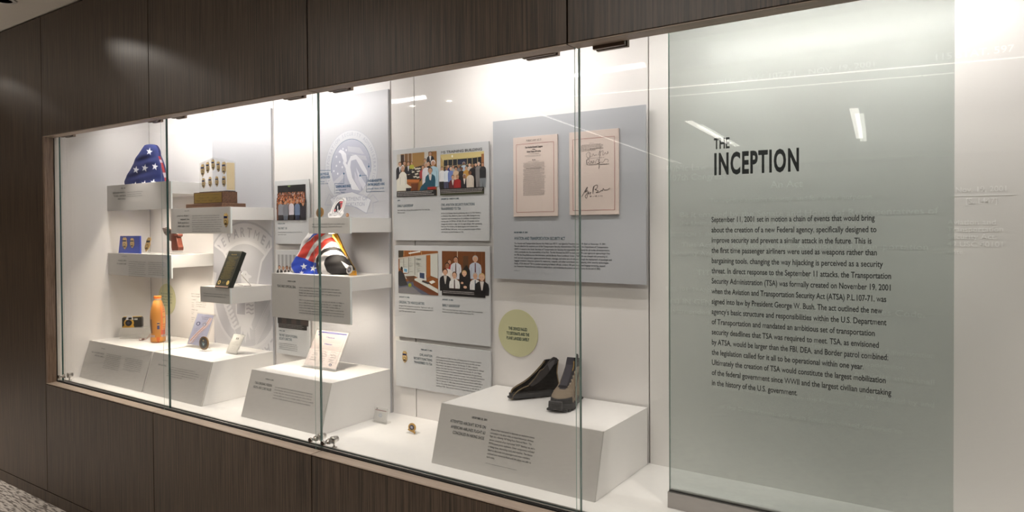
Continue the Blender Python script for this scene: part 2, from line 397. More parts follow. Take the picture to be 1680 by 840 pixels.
m = M(); m.box(XR-.008, XR, .096, YB, ZB, 2.299); m.build('side_panel', WHITE, case)
m = M(); m.box(XL+.001, XL+.0095, .031, .052, ZS, ZT+.01); m.build('jamb', WOODJ, case)
m = M(); m.box(XL+.001, XL+.02, .001, .0305, ZS+.002, ZT-.001); m.build('jamb', WOODJ, case)
m = M(); m.box(XL+.001, XL+.006, .053, .058, ZS, ZT+.01); m.build('shadow_gap', DARK, case)
m = M(); m.box(XL+.001, XL+.010, .0585, .0955, ZS, ZT+.1); m.build('side_frame', mat('frame_white', (225, 220, 214), .4), case)
m = M(); m.box(XL+.01, XR, .052, .062, ZS-.01, ZB+.001); m.build('black_gasket', DARK, case)
m = M(); m.box(XL+.01, XR, .062, .070, ZS-.01, ZB+.003); m.build('glass_track', STEEL, case)
m = M(); m.box(XL+.01, XR, .081, .089, ZS-.01, ZB+.003); m.build('glass_track', STEEL, case)
m = M(); m.box(XL+.01, XR, .070, .081, ZS-.012, ZB-.004); m.build('track_channel', WHITEM, case)
# doors
dx = [XL+.03, -3.222, -2.136, -.978, 1.39]
for i, (a, b) in enumerate(zip(dx, dx[1:])):
    a2, b2 = a+.0008, b-.0008; y0, y1, z0, z1 = .071, .080, ZB-.003, 2.13
    m = M(); vs = [(x, y, z) for x in (a2, b2) for y in (y0, y1) for z in (z0, z1)]
    m.cur = 0; m.add(vs, [(0, 4, 5, 1), (2, 3, 7, 6)]); m.cur = 1; m.add(vs, [(0, 1, 3, 2), (4, 6, 7, 5), (0, 2, 6, 4), (1, 5, 7, 3)])
    door = m.build('glass_door', [GLASS, GEDGE if i < 2 else mat('glass_edge_pale', (104, 132, 128), .2)], case)
    if i:       # clear fin in front of each joint
        m = M(); vs = [(x, y, z) for x in (a-.0012, a+.0012) for y in (.046, .0695) for z in (ZB-.002, 2.13)]
        m.add(vs, [(0, 1, 3, 2), (4, 6, 7, 5)]); m.cur = 1; m.add(vs, [(0, 4, 5, 1), (2, 3, 7, 6), (0, 2, 6, 4), (1, 5, 7, 3)]); m.build('glass_fin', [GLASS, GEDGEL], case)
    # patch fittings at the top corners
    xs = []
    if i == 0: xs = [(a2+.06, .095), (-3.36, .075)]
    if i == 1: xs = [(-3.15, .07), (-2.33, .1)]
    if i == 2: xs = [(-2.06, .1), (-1.17, .115)]
    if i == 3: xs = [(-.925, .1)]
    for x, L in xs:
        m = M(); m.box(x, x+L, .058, .0705, ZT-.004 if i < 3 else ZT-.012, ZT+.03); m.box(x, x+L, .0805, .095, ZT-.004 if i < 3 else ZT-.012, ZT+.03)
        m.build('patch_hinge', BRONZE, door, bevel=.001)
def lock(x, door_i):
    d = [o for o in COL.objects if o.name.startswith('glass_door')][door_i]
    z = ZB+.033
    m = M()
    m.lathe([(.006, -.0), (.0095, .002), (.0095, .006), (.006, .008), (.005, .02), (.008, .022), (.0105, .026), (.0105, .031), (.012, .033)], x, .035, ax='y', cz=z, n=20)
    m.lathe([(.0145, 0), (.0145, .004), (.011, .006), (.014, .010), (.014, .014), (.0115, .016), (.0115, .026)], x, .083, ax='y', cz=z, n=24)
    m.obox((x-.002, .09, ZB+.004), (.004, 0, 0), (0, .006, 0), (0, 0, .02))
    m.obox((x-.006, .088, ZB+.001), (.016, 0, 0), (0, .012, 0), (0, 0, .004))
    m.build('lock', CHROME, d, True)
    m = M(); m.lathe([(.0088, 0), (.0088, .0008)], x, .0335, ax='y', cz=z, n=20); m.build('key_face', mat('dark_bronze', (60, 48, 40), .35, .7), d)
lock(-4.30, 0); lock(-2.158, 1); lock(-2.085, 2)

# strips and puck lights under the case top
def strip(p, q):
    (x0, y0, _), (x1, y1, _) = onZ(*p, 2.23), onZ(*q, 2.23); y = .29
    return min(x0, x1), max(x0, x1), y
STM = mat('strip_lens', (255, 246, 232), .5, emit=14)
for (a, b), sn in zip(((-4.2, -2.30), (-1.80, -1.12), (-.85, .1), (.25, 1.3)), ('the shelves', 'the act panel', 'the green glass', 'the far right wall')):
    t = thing('strip_light', 'slim warm-white strip light under the case top above '+sn, 'light', ((a+b)/2, .30, 2.24), 'strip lights hidden behind the case header')
    m = M(); m.box(a, b, .285, .315, 2.224, 2.299); m.build('housing', CALU, t)
    m = M(); m.box(a+.005, b-.005, .294, .306, 2.220, 2.224); m.build('lens', STM, t)
    light('AREA', ((a+b)/2,   .30, 2.216), STRIP_W*(b-a)*(.45 if a > .2 else 1), (1, .957, .925), (math.radians(48), 0, 0), 'strip_lamp', shape='RECTANGLE', size=b-a, size_y=.02)
PKM = mat('puck_lens', (255, 248, 236), .4, emit=130)
PX = []
for u, v in ((737, 166), (810, 155), (1116, 112), (1298, 85), (1525, 47)):
    x, y, z = onZ(u, v, 2.221); PX.append(x)
PN = ('above the photo panels', 'above the left edge of the act panel', 'above the left edge of the green glass', 'above the word INCEPTION', 'above the right of the green glass', 'above the round seal', 'above the crowd photo', 'above the badge trophy', 'above the folded blue flag', 'beyond the green glass')
for x, pn in zip(PX+[-2.55, -2.95, -3.45, -3.95, .5], PN):
    t = thing('puck_light', 'small round warm spot under the case top, '+pn, 'light', (x, .12, 2.25), 'puck spots under the case top')
    m = M(); m.lathe([(.02, -.03), (.022, -.028), (.022, .046), (.02, .047)], x, .12, cz=2.252); m.build('housing', CALU, t, True)
    m = M(); m.lathe([(.014, -.0305), (.001, -.0305)], x, .12, cz=2.252); m.build('lens', PKM, t)
    light('SPOT', (x, .12, 2.216), PUCK_W, (1, .912, .835), (math.radians(12), 0, 0), 'puck_lamp', spot_size=1.0, spot_blend=.7, shadow_soft_size=.012)

# ---------------------------------------------------------------- writing helpers (photo positions of each line, always level in the scene)
def curve(pts, n):
    out = []; N = len(pts)-1
    for k in range(n+1):
        t = k/n*N; i = min(int(t), N-1); f = t-i; g = lambda j: pts[max(0, min(N, j))]
        p0, p1, p2, p3 = g(i-1), g(i), g(i+1), g(i+2)
        out.append(tuple(.5*((2*p1[q])+(-p0[q]+p2[q])*f+(2*p0[q]-5*p1[q]+4*p2[q]-p3[q])*f*f+(-p0[q]+3*p1[q]-3*p2[q]+p3[q])*f**3) for q in (0, 1)))
    return out
INK = (38, 48, 52); TEAL = (24, 66, 82); BODY = (62, 66, 68)
def T(A, txt, u0, v0, u1, v1, h, bold=0, col=INK):
    a0, b0 = A.pl.px(u0, v0); a1, b1 = A.pl.px(u1, v1); _, b2 = A.pl.px(u0, v0-h)
    A.text(txt, a0, (b0+b1)/2, b2-b0, a1-a0, 'l', bold, col)
def G(A, u0, v0, u1, v1, h, col=BODY):
    a0, b0 = A.pl.px(u0, v0); a1, b1 = A.pl.px(u1, v1); _, b2 = A.pl.px(u0, v0-h)
    A.greek(a0, (b0+b1)/2, a1-a0, b2-b0, col)
def cap_pts(w, h): return None

# eagle-topped shield badge, 1 unit high, centred
SHIELD = [(-.10, .50), (-.02, .43), (.02, .43), (.10, .50), (.15, .42), (.22, .36), (.23, .27), (.19, .2), (.24, .1), (.27, -.08), (.24, -.24), (.13, -.37), (0, -.5),
          (-.13, -.37), (-.24, -.24), (-.27, -.08), (-.24, .1), (-.19, .2), (-.23, .27), (-.22, .36), (-.15, .42)][::-1]
def badge_mesh(pl, a, b, h, d=0, shear=0, band=(36, 46, 96)):
    m = M(); f = lambda x, y, s=1: (a+(x*s+shear*y)*h, b+y*h*s)
    m.prism(pl, [f(x, y) for x, y in SHIELD], d, d+.0025, (200, 166, 108))
    m.prism(pl, [f(x*.82, y*.84-.015) for x, y in SHIELD], d+.0025, d+.0032, (222, 192, 136))
    m.prism(pl, [f(x, y) for x, y in ((-.2, .27), (-.2, .14), (.2, .14), (.2, .27))], d+.0032, d+.0042, band)
    ring = [f(.15*math.cos(t), -.12+.13*math.sin(t)) for t in [2*math.pi*k/14 for k in range(14)]]
    m.prism(pl, ring, d+.0032, d+.004, (120, 92, 50))
    ring = [f(.10*math.cos(t), -.12+.085*math.sin(t)) for t in [2*math.pi*k/12 for k in range(12)]]
    m.prism(pl, ring, d+.004, d+.0046, (215, 190, 130))
    m.prism(pl, [f(x, y) for x, y in ((-.17, .40), (-.04, .33), (0, .38), (.04, .33), (.17, .40), (.10, .30), (-.10, .30))], d+.0032, d+.0045, (225, 195, 120))
    m.prism(pl, [f(x, y) for x, y in ((-.17, -.27), (-.1, -.34), (.1, -.34), (.17, -.27), (.17, -.24), (-.17, -.24))], d+.0032, d+.004, (90, 68, 40))
    return m

# ---------------------------------------------------------------- floating shelves with grey fronts
YS = .345
def shelf(x0, x1, zt, zb, ze, label, px0):
    t = thing('wall_shelf', label, 'shelf', ((x0+x1)/2, YB, (zt+ze)/2), None)
    m = M(); m.box(x0+.002, x1, YS+.006, YB-.001, ze, zt); m.build('shelf_body', WHITEM, t, bevel=.0008)
    m = M(); m.box(x0, x1-.004, YS-.004, YS+.005, zb, zt+.001); p = m.build('placard', PLAC, t, bevel=.0006)
    m = M(); m.box(x1-.0035, x1+.001, YS-.002, YS+.005, zb, zt); m.build('placard_edge', PEDGE, t)
    return t, p, Art(PY(YS-.0045))
def under(t, x, z, e=1.0, y=.385):
    m = M(); m.lathe([(.018, -.004), (.020, -.003), (.020, -.0003), (.019, -.0001)], x, y, cz=z, n=20); p = m.build('puck_lamp_ring', CALU, t, True)
    m = M(); m.lathe([(.013, -.0045), (.001, -.0045)], x, y, cz=z, n=20); m.build('lens', PKM, p)
    l = light('SPOT', (x, y, z-.008), UNDER_W*e, (1, .88, .72), (math.radians(8), 0, 0), 'under_shelf_lamp', spot_size=2.5, spot_blend=.9, shadow_soft_size=.012)
def lx(u, v): return onY(u, v, YS)[0]
# A: flag shelf
tA, pA, A = shelf(lx(176, 320), -3.66, 1.82, 1.668, 1.753, 'top left white floating shelf with a grey front, under the folded blue flag', 0)
T(A, 'APRIL 2002', 198.4, 309.7, 206, 309.4, 1.8, 1)
for r in ((185.1, 317.9, 206, 316.8), (187.1, 323, 206.3, 322), (193.3, 327.9, 206.1, 327)): G(A, *r, 3.0, INK)
for r in ((209, 316.2, 234.4, 314.5), (209, 319.3, 232, 318.3), (209, 322.7, 233.4, 321.4)): G(A, *r, 1.5)
A.done('lettering', pA)
# B: trophy shelf
tB, pB, A = shelf(lx(281.5, 350), -3.117, 1.667, 1.532, 1.601, 'white floating shelf with a grey badge-marked front, under the badge trophy', 0)
G(A, 302.9, 346.8, 310.5, 346.7, 2, INK)
for x, v in ((290.8, 355.3), (296, 361.2), (292.1, 366.8), (292.1, 372.5)): G(A, x, v, 310.8, v, 3.1, INK)
for k, x in enumerate((1225, 1220, 1300, 1280, 1275, 1290, 1250, 1280)): v = 354.4+3.65*k; G(A, 315.4, v, 280+x/15.27, v-.1, 1.7)
A.done('lettering', pB)
pl = PY(YS-.0045); a, b = pl.px(371, 361); badge_mesh(pl, a, b, .072).build('badge_emblem', MATS['brass'], pB)
# C
tC, pC, A = shelf(lx(177.5, 430), -3.667, 1.413, 1.283, 1.342, 'lower left white floating shelf with a grey front, under the blue badge card and pistol', 0)
G(A, 200.5, 421, 208.3, 421, 1.8, INK); G(A, 194, 428.5, 208, 428.8, 2.9, INK); G(A, 192, 433.7, 208, 434, 2.9, INK)
for k in range(8): G(A, 211.3, 430+3.35*k, 239-(k % 3), 430.6+3.4*k, 1.6)
for k in range(7): G(A, 243.7, 431+3.3*k, 270-(k % 2)*2, 431.8+3.4*k, 1.6)
A.done('lettering', pC)
# D
tD, pD, A = shelf(lx(329.8, 480), -3.128, 1.253, 1.172, 1.172, 'small white floating shelf with a two-line grey front, under the black plaque', 0)
G(A, 333.7, 482.1, 375.6, 484.8, 1.9, INK); G(A, 333.7, 486, 371.7, 488.7, 1.9, INK); A.done('lettering', pD)
# E
tE, pE, A = shelf(lx(507.6, 370), -2.252, 1.601, 1.531, 1.535, 'small white floating shelf before the seal panel, holding the white seal cutout', 0)
G(A, 512.3, 369, 565.7, 367.9, 2, INK); G(A, 512.3, 373.5, 561.4, 372.1, 2, INK); A.done('lettering', pE)
# F
tF, pF, A = shelf(lx(447, 480), -2.254, 1.341, 1.132, 1.277, 'white floating shelf with a tall grey front, under the striped flag', 0)
T(A, 'MARCH 14, 2002', 471.6, 462.2, 485.1, 462.9, 2.2, 1); T(A, "TSA'S FIRST OFFICIAL SEAL", 455, 471.2, 485.4, 472.5, 4.0)
for y, (x2, y2) in zip((248, 287, 325, 358, 425, 463, 500, 540, 578, 616), ((1005, 277), (1017, 318), (1003, 357), (690, 372), (1065, 472), (1020, 510), (1000, 545), (1052, 588), (1057, 626), (1058, 663))):
    G(A, 490.8, 445+y/8.843, 445+x2/8.843, 445+y2/8.843, 2.1)
A.done('lettering', pF)

for t_, xs, z_ in ((tA, (-4.1, -3.8), 1.753), (tB, (-3.33, -3.6), 1.601), (tC, (-3.95, -3.75), 1.342), (tD, (-3.3,), 1.172), (tE, (-2.42,), 1.535), (tF, (-2.62, -2.4), 1.277)):
    for x_ in xs: under(t_, x_, z_, 1.0 if len(xs) == 2 else .6)

# ---------------------------------------------------------------- plinths with sloping grey fronts
ZP = .897
SL = Pl((0, .2288, ZP), (1, 0, 0), (0, .06, .207))
def plinth(x0, x1, label):
    t = thing('display_plinth', label, 'plinth', ((x0+x1)/2, .4, ZB))
    f = lambda z, o=0: .17+.06*(z-ZB)/(ZP-ZB)+o
    m = M(); m.hexa([(x0, f(ZB, .008), ZB+.0003), (x1, f(ZB, .008), ZB+.0003), (x1, YB-.0125, ZB+.0003), (x0, YB-.0125, ZB+.0003)],
                    [(x0, f(ZP, .008), ZP), (x1, f(ZP, .008), ZP), (x1, YB-.0125, ZP), (x0, YB-.0125, ZP)]); m.build('plinth_body', WHITEM, t, bevel=.0008)
    m = M(); m.hexa([(x0, f(ZB, 0), ZB+.0003), (x1-.001, f(ZB, 0), ZB+.0003), (x1-.001, f(ZB, .0075), ZB+.0003), (x0, f(ZB, .0075), ZB+.0003)],
                    [(x0, f(ZP, 0), ZP+.0005), (x1-.001, f(ZP, 0), ZP+.0005), (x1-.001, f(ZP, .0075), ZP+.0005), (x0, f(ZP, .0075), ZP+.0005)]); p = m.build('placard', PLAC, t)
    return t, p, Art(SL, .0004)
_, p1, A = plinth(XL+.0125, -3.668, 'leftmost white plinth with a sloping grey front, under the orange bottle and camera')
G(A, 166.2, 572.4, 173.6, 573.3, 1.8, INK); G(A, 150.2, 578.3, 171, 581.9, 3, INK); G(A, 155.5, 584, 170.5, 586.9, 3, INK)
for k in range(9): G(A, 175.2-.9*k, 581.4+2.7*k, 199-.6*k, 585.2+2.9*k, 1.6)
for k in range(7): G(A, 206.2-.8*k, 587.4+2.9*k, 234.3-.7*k, 593.2+3.0*k, 1.6)
G(A, 201.4, 606.6, 221, 611, 1.2); A.done('lettering', p1)
_, p2, A = plinth(-3.650, -3.117, 'second white plinth from the left, under the lilac certificate and round medallion')
G(A, 266.9, 591.4, 275.7, 592.6, 1.9, INK); G(A, 259.8, 598.6, 273.3, 602.1, 3.2, INK)
for k, (x, y) in enumerate(((321, 610.5), (326.4, 615.7), (326.4, 619.5), (321, 622.9), (298.6, 622.4))): G(A, 277.6-k, 602.9+3.4*k, x, y, 1.7)
A.done('lettering', p2)
_, p3, A = plinth(-2.798, -2.258, 'white plinth with a sloping grey front about mission and vision, under the signed certificate')
T(A, 'MARCH 14, 2002', 435.2, 622.6, 449, 624.8, 2.2, 1); T(A, "TSA'S ORIGINAL MISSION,", 417.9, 629.3, 446.2, 634.5, 4.0); T(A, 'VISION, AND CORE VALUES', 415.2, 635.5, 444.8, 642.1, 4.0)
for (x, y), (x2, y2) in zip(((540, 325), (530, 372), (520, 415), (508, 462), (497, 510)), ((1188, 448), (1187, 497), (1172, 545), (1192, 600), (1158, 645))):
    G(A, 400+x/10.5, 605+y/10.5, 400+x2/10.5, 605+y2/10.5, 2.1)
A.done('lettering', p3)
_, p4, A = plinth(-1.650, -.981, 'big nearest white plinth with a grey front about a hiking shoe, under the boots')
c = lambda x, y: (725+x/7.64, 670+y/7.64)
T(A, 'DECEMBER 22, 2001', *c(375, 122), *c(567, 157), 3.2, 1)
T(A, 'ATTEMPTED AIRCRAFT BOMB ON', *c(102, 175), *c(549, 252), 4.9); T(A, 'AMERICAN AIRLINES FLIGHT 63', *c(110, 243), *c(540, 328), 4.9); T(A, 'CONCEALED IN HIKING SHOE', *c(133, 315), *c(526, 395), 4.9)
L4 = ['Richard Reid attempted to detonate an explosive device', 'concealed in his shoe while on board American Airlines', 'flight 63, a Boeing 767 flying from Paris to Miami. The',
      'device consisted of an improvised "ATF" blasting cap and a', 'PETN-based plastic explosive. Other components included', 'a hiking shoe, detonating cord, and matches. The device',
      'failed to detonate and passengers and crew members', 'subdued and restrained Reid until the plane was able to', 'land safely.']
R4 = ((1160, 378), (1148, 422), (1123, 458), (1166, 517), (1157, 560), (1134, 600), (1104, 640), (1117, 692), (662, 637))
for k, (s, r) in enumerate(zip(L4, R4)): T(A, s, *c(613-6.6*k, 275+42.8*k), *c(*r), 3.0, 0, BODY)
G(A, *c(547, 690), *c(943, 778), 1.4); A.done('lettering', p4)

# ---------------------------------------------------------------- panels hung on the back wall
def panel(x0, x1, z0, z1, y0, y1, name, label, m_=None, cat='panel', edge=True):
    t = thing(name, label, cat, ((x0+x1)/2, YB, z0))
    m = M(); m.box(x0, x1, y0, y1, z0, z1); p = m.build('board', m_ or PANELW, t, bevel=.0008)
    for x in (x0+.05, x1-.05):
        for z in (z0+.05, z1-.05): m = M(); m.lathe([(.009, y1-YB), (.009, -.0005)], x, YB, ax='y', cz=z, n=12); m.build('standoff', STEEL, t)
    return t, p
def pcorner(u, v, y): x = onY(u, v, y); return x[0], x[2]

def person(A, x, y, h, coat, skin=(196, 150, 122), hair=(60, 45, 38), shirt=None, tie=None, bot=1.0, wide=1.0, legs=None, arms=True):
    """x centre, y head top, h head height (unit frame, y down)"""
    w = h*.42*wide
    sh = y+h*1.15
    A.poly([(x-h*.16, y+h*.8), (x+h*.16, y+h*.8), (x+h*.2, sh+h*.1), (x-h*.2, sh+h*.1)], skin)
    yb = min(bot, y+h*4.3) if legs else bot
    A.poly([(x-h*.95*wide, yb), (x-h*1.0*wide, sh+h*.9), (x-h*.88*wide, sh+h*.3), (x-h*.5*wide, sh), (x-h*.15, sh-h*.1), (x+h*.15, sh-h*.1), (x+h*.5*wide, sh), (x+h*.88*wide, sh+h*.3), (x+h*1.0*wide, sh+h*.9), (x+h*.95*wide, yb)], coat)
    if legs: A.poly([(x-h*.8, yb-.001), (x+h*.8, yb-.001), (x+h*.7, bot), (x+h*.08, bot), (x, yb+h*.7), (x-h*.08, bot), (x-h*.7, bot)], legs)
    if arms:
        dk = tuple(int(q*.72) for q in coat)
        A.line([(x-h*.62*wide, sh+h*.7), (x-h*.68*wide, min(yb, sh+h*2.4))], h*.05, dk); A.line([(x+h*.62*wide, sh+h*.7), (x+h*.68*wide, min(yb, sh+h*2.4))], h*.05, dk)
    if shirt: A.poly([(x-h*.28, sh-h*.05), (x+h*.28, sh-h*.05), (x+h*.05, sh+h*1.3), (x-h*.05, sh+h*1.3)], shirt)
    if tie: A.poly([(x-h*.07, sh), (x+h*.07, sh), (x+h*.1, sh+h*1.5), (x, sh+h*1.75), (x-h*.1, sh+h*1.5)], tie)
    A.ell(x, y+h*.45, w*1.06, h*.5, hair, 16); A.ell(x, y+h*.55, w*.88, h*.43, skin, 14)
    A.rect(x-w*.5, y+h*.5, x-w*.2, y+h*.55, (70, 50, 42)); A.rect(x+w*.2, y+h*.5, x+w*.5, y+h*.55, (70, 50, 42)); A.rect(x-w*.25, y+h*.78, x+w*.25, y+h*.81, (140, 80, 75))
def capbar(A, y0, n=3, x1=.97):
    A.rect(0, y0, 1, 1, (20, 18, 20))
    rr = random.Random(int(y0*997))
    T0 = A.T
    for k in range(n):
        y = y0+(1-y0)*(k+.75)/(n+.5); A.d += A.step; x = .02
        while x < x1-rr.random()*.1:
            w_ = rr.uniform(.008, .03); A.poly([(x, y-.012), (x+w_, y-.012), (x+w_, y+.004), (x, y+.004)], (190, 185, 182), False); x += w_+.008

def photo(board, y, corners, fn, name='photo_print'):
    """corners: top-left and bottom-right photo positions averaged to a level rectangle"""
    (u0, v0), (u1, v1), (u2, v2), (u3, v3) = corners
    p = [pcorner(u, v, y) for u, v in corners]
    a0 = (p[0][0]+p[3][0])/2; a1 = (p[1][0]+p[2][0])/2; bt = (p[0][1]+p[1][1])/2; bb = (p[2][1]+p[3][1])/2
    A = Art(PY(y)); A.frame(a0, bb, a1, bt); fn(A); A.T = None; return A.done(name, board)

SK = [(205, 160, 132), (190, 140, 112), (150, 105, 80), (120, 80, 60), (214, 172, 146)]
HR = [(50, 38, 32), (88, 66, 46), (150, 120, 80), (180, 175, 170), (30, 25, 24)]
def ph_meeting(A):
    A.rect(0, 0, 1, 1, (158, 120, 66)); A.rect(0, 0, .1, .5, (196, 190, 180)); A.rect(.1, .02, .2, .45, (58, 38, 26)); A.rect(.2, 0, .4, .38, (120, 82, 44))
    for x in (.19, .29, .385): A.rect(x, 0, x+.012, .4, (215, 205, 190))
    A.rect(.7, 0, .8, .5, (205, 200, 190)); A.rect(.8, 0, 1, .4, (150, 105, 55))
    A.poly([(.2, .38), (.62, .3), (.72, .4), (.6, .66), (.25, .6)], (44, 36, 34))
    for x, y in ((.42, .34), (.5, .36), (.55, .42), (.35, .4), (.3, .47), (.5, .48), (.56, .36), (.4, .43), (.46, .54), (.54, .56)): A.poly([(x-.05, y), (x+.03, y-.015), (x+.06, y+.01), (x-.02, y+.03)], (215, 208, 190))
    person(A, .08, .18, .1, (34, 32, 40), hair=HR[1], shirt=(210, 210, 215), bot=.6); person(A, .2, .17, .09, (120, 96, 60), hair=HR[0], bot=.5); person(A, .3, .19, .09, (36, 36, 44), shirt=(200, 200, 205), bot=.48)
    person(A, .385, .2, .06, (170, 170, 60), bot=.36); person(A, .72, .15, .08, (150, 120, 90), bot=.4); person(A, .85, .0, .09, (30, 30, 38), shirt=(220, 215, 210), bot=.3, hair=HR[4])
    person(A, .80, .22, .1, (32, 30, 36), bot=.5); person(A, .67, .3, .09, (168, 60, 62), bot=.6); person(A, .75, .24, .11, (222, 216, 222), hair=HR[3], bot=.75, wide=.9)
    person(A, .92, .2, .13, (170, 200, 215), hair=(225, 225, 225), bot=.8)
    A.poly([(.28, .62), (.56, .66), (.54, .88), (.3, .86)], (150, 84, 36)); A.poly([(.26, .6), (.6, .62), (.56, .68), (.28, .66)], (190, 112, 52)); A.poly([(.37, .7), (.55, .7), (.53, .88), (.38, .87)], (108, 56, 26))
    A.poly([(0, .6), (.12, .5), (.2, .56), (.26, .7), (.38, .78), (.36, .84), (.26, .82), (.24, .86), (0, .86)], (226, 222, 208)); person(A, .16, .26, .15, (228, 224, 212), hair=(205, 200, 196), bot=.72, wide=.7)
    A.poly([(.24, .8), (.38, .8), (.36, .87), (.24, .87)], (40, 34, 40))
    person(A, .85, .36, .14, (28, 84, 104), hair=HR[1], shirt=(215, 205, 200), bot=.82, wide=.9); A.poly([(.62, .78), (.8, .62), (.95, .7), (.9, .84), (.58, .88)], (26, 78, 98)); A.rect(.78, .8, .98, .86, (170, 50, 40))
    capbar(A, .87)
def ph_group(A):
    A.rect(0, 0, 1, 1, (46, 40, 38)); A.poly([(0, 0), (1, 0), (1, .12), (.08, .2), (0, .08)], (205, 186, 128)); A.poly([(0, .04), (.08, .2), (.08, .4), (0, .4)], (178, 150, 96)); A.rect(.94, .06, 1, .4, (150, 100, 60))
    A.rect(.08, .14, .94, .3, (24, 28, 36))
    for x in (.17, .28, .39, .62, .73, .85): A.rect(x, .12, x+.016, .3, (168, 150, 112))
    A.rect(.08, .285, .94, .3, (150, 140, 110)); A.ell(.28, .06, .02, .03, (240, 238, 225))
    A.rect(.4, .17, .6, .27, (30, 40, 66))
    for i, (x, y, c) in enumerate(((.18, .26, (50, 60, 130)), (.3, .28, (170, 168, 165)), (.43, .28, (120, 120, 125)), (.55, .22, (185, 200, 215)), (.68, .26, (200, 190, 180)), (.82, .27, (60, 56, 58)))):
        person(A, x, y, .075, c, SK[i % 5], HR[i % 5], bot=.6)
    for i, (x, y, c, lg) in enumerate(((.04, .3, (225, 225, 228), (40, 38, 40)), (.15, .31, (215, 222, 232), (72, 74, 100)), (.25, .32, (110, 130, 190), (50, 50, 60)), (.37, .33, (206, 178, 150), (190, 160, 135)), (.5, .34, (44, 38, 38), (40, 36, 36)),
                                        (.61, .33, (190, 142, 66), (150, 120, 80)), (.75, .29, (34, 30, 34), (30, 28, 30)), (.89, .25, (122, 118, 118), (120, 116, 116)), (.98, .27, (40, 40, 44), (120, 125, 130)))):
        person(A, x, y, .085, c, SK[(i*2) % 5], HR[(i+1) % 5], bot=.85, legs=lg, wide=.85)
    for i, (x, y, c) in enumerate(((.3, .52, (96, 34, 38)), (.41, .52, (158, 34, 34)), (.57, .51, (36, 32, 38)), (.7, .44, (205, 192, 178)))):
        person(A, x, y, .1, c, SK[i % 5], HR[(i+1) % 5], shirt=(210, 200, 190) if i != 1 else None, bot=.84, wide=.85)
    A.rect(0, .84, 1, 1, (24, 20, 20)); A.poly([(0, .96), (1, .93), (1, 1), (0, 1)], (58, 60, 38)); 
    rr = random.Random(5)
    for k in range(3):
        x = .02; A.d += A.step
        while x < .97:
            w_ = rr.uniform(.01, .03); y = .88+.035*k; A.poly([(x, y-.012), (x+w_, y-.012), (x+w_, y+.002), (x, y+.002)], (185, 178, 176), False); x += w_+.009
def ph_office(A):
    A.rect(0, 0, 1, 1, (140, 82, 36)); A.poly([(0, 0), (.14, 0), (.12, .16), (0, .2)], (60, 52, 40)); A.poly([(0, .17), (1, .04), (1, .07), (0, .2)], (190, 180, 165))
    for x in (.14, .31, .59): A.rect(x, 0, x+.008, .12, (205, 170, 120))
    A.poly([(.26, .05), (.56, .0), (.57, .03), (.28, .08)], (225, 225, 220))
    A.poly([(.03, .2), (.72, .1), (.72, .55), (.5, .62), (.03, .42)], (190, 190, 182))
    for x, t in ((.13, .18), (.26, .16), (.42, .14), (.71, .1)): A.rect(x, t, x+.01, .56, (96, 90, 84))
    rr = random.Random(3)
    for k in range(60):
        x = rr.choice((.05, .15, .28, .3, .45, .47, .5)); y = rr.uniform(.18, .5); A.line([(x, y), (x+rr.uniform(.04, .1), y-.005)], .004, (130, 130, 126))
    A.poly([(.82, .08), (1, .06), (1, .62), (.82, .56)], (200, 200, 192)); A.poly([(.72, .1), (.82, .09), (.82, .58), (.72, .62)], (160, 94, 40))
    A.poly([(0, .78), (.3, .7), (.6, .8), (.8, 1), (0, 1)], (78, 82, 100)); A.poly([(.0, .88), (.35, .82), (.6, 1), (0, 1)], (110, 108, 112))
    A.poly([(.38, .66), (.5, .62), (1, .86), (1, .95)], (205, 205, 198)); A.poly([(.38, .68), (1, .96), (1, 1), (.8, 1), (.4, .8)], (104, 54, 26))
    A.poly([(.15, .55), (.4, .5), (.42, .58), (.2, .66)], (190, 190, 182)); A.poly([(.18, .6), (.42, .58), (.42, .7), (.3, .74)], (90, 60, 36))
    A.poly([(.5, .5), (.7, .48), (.72, .68), (.52, .66)], (205, 206, 204)); A.poly([(.55, .5), (.67, .51), (.67, .64), (.55, .62)], (46, 62, 92))
    A.rect(.13, .4, .25, .52, (205, 208, 208)); A.poly([(.15, .42), (.23, .43), (.23, .5), (.15, .49)], (96, 150, 180))
    A.poly([(.62, .68), (.8, .72), (.76, .76), (.6, .71)], (60, 58, 60)); A.poly([(.78, .7), (.88, .66), (.94, .7), (.84, .75)], (230, 228, 220))
    A.poly([(0, .5), (.06, .46), (.15, .55), (.2, .7), (.24, .8), (.05, .84), (0, .8)], (36, 36, 40)); A.ell(.09, .42, .03, .045, (40, 32, 28)); A.ell(.3, .8, .04, .045, (140, 150, 40))
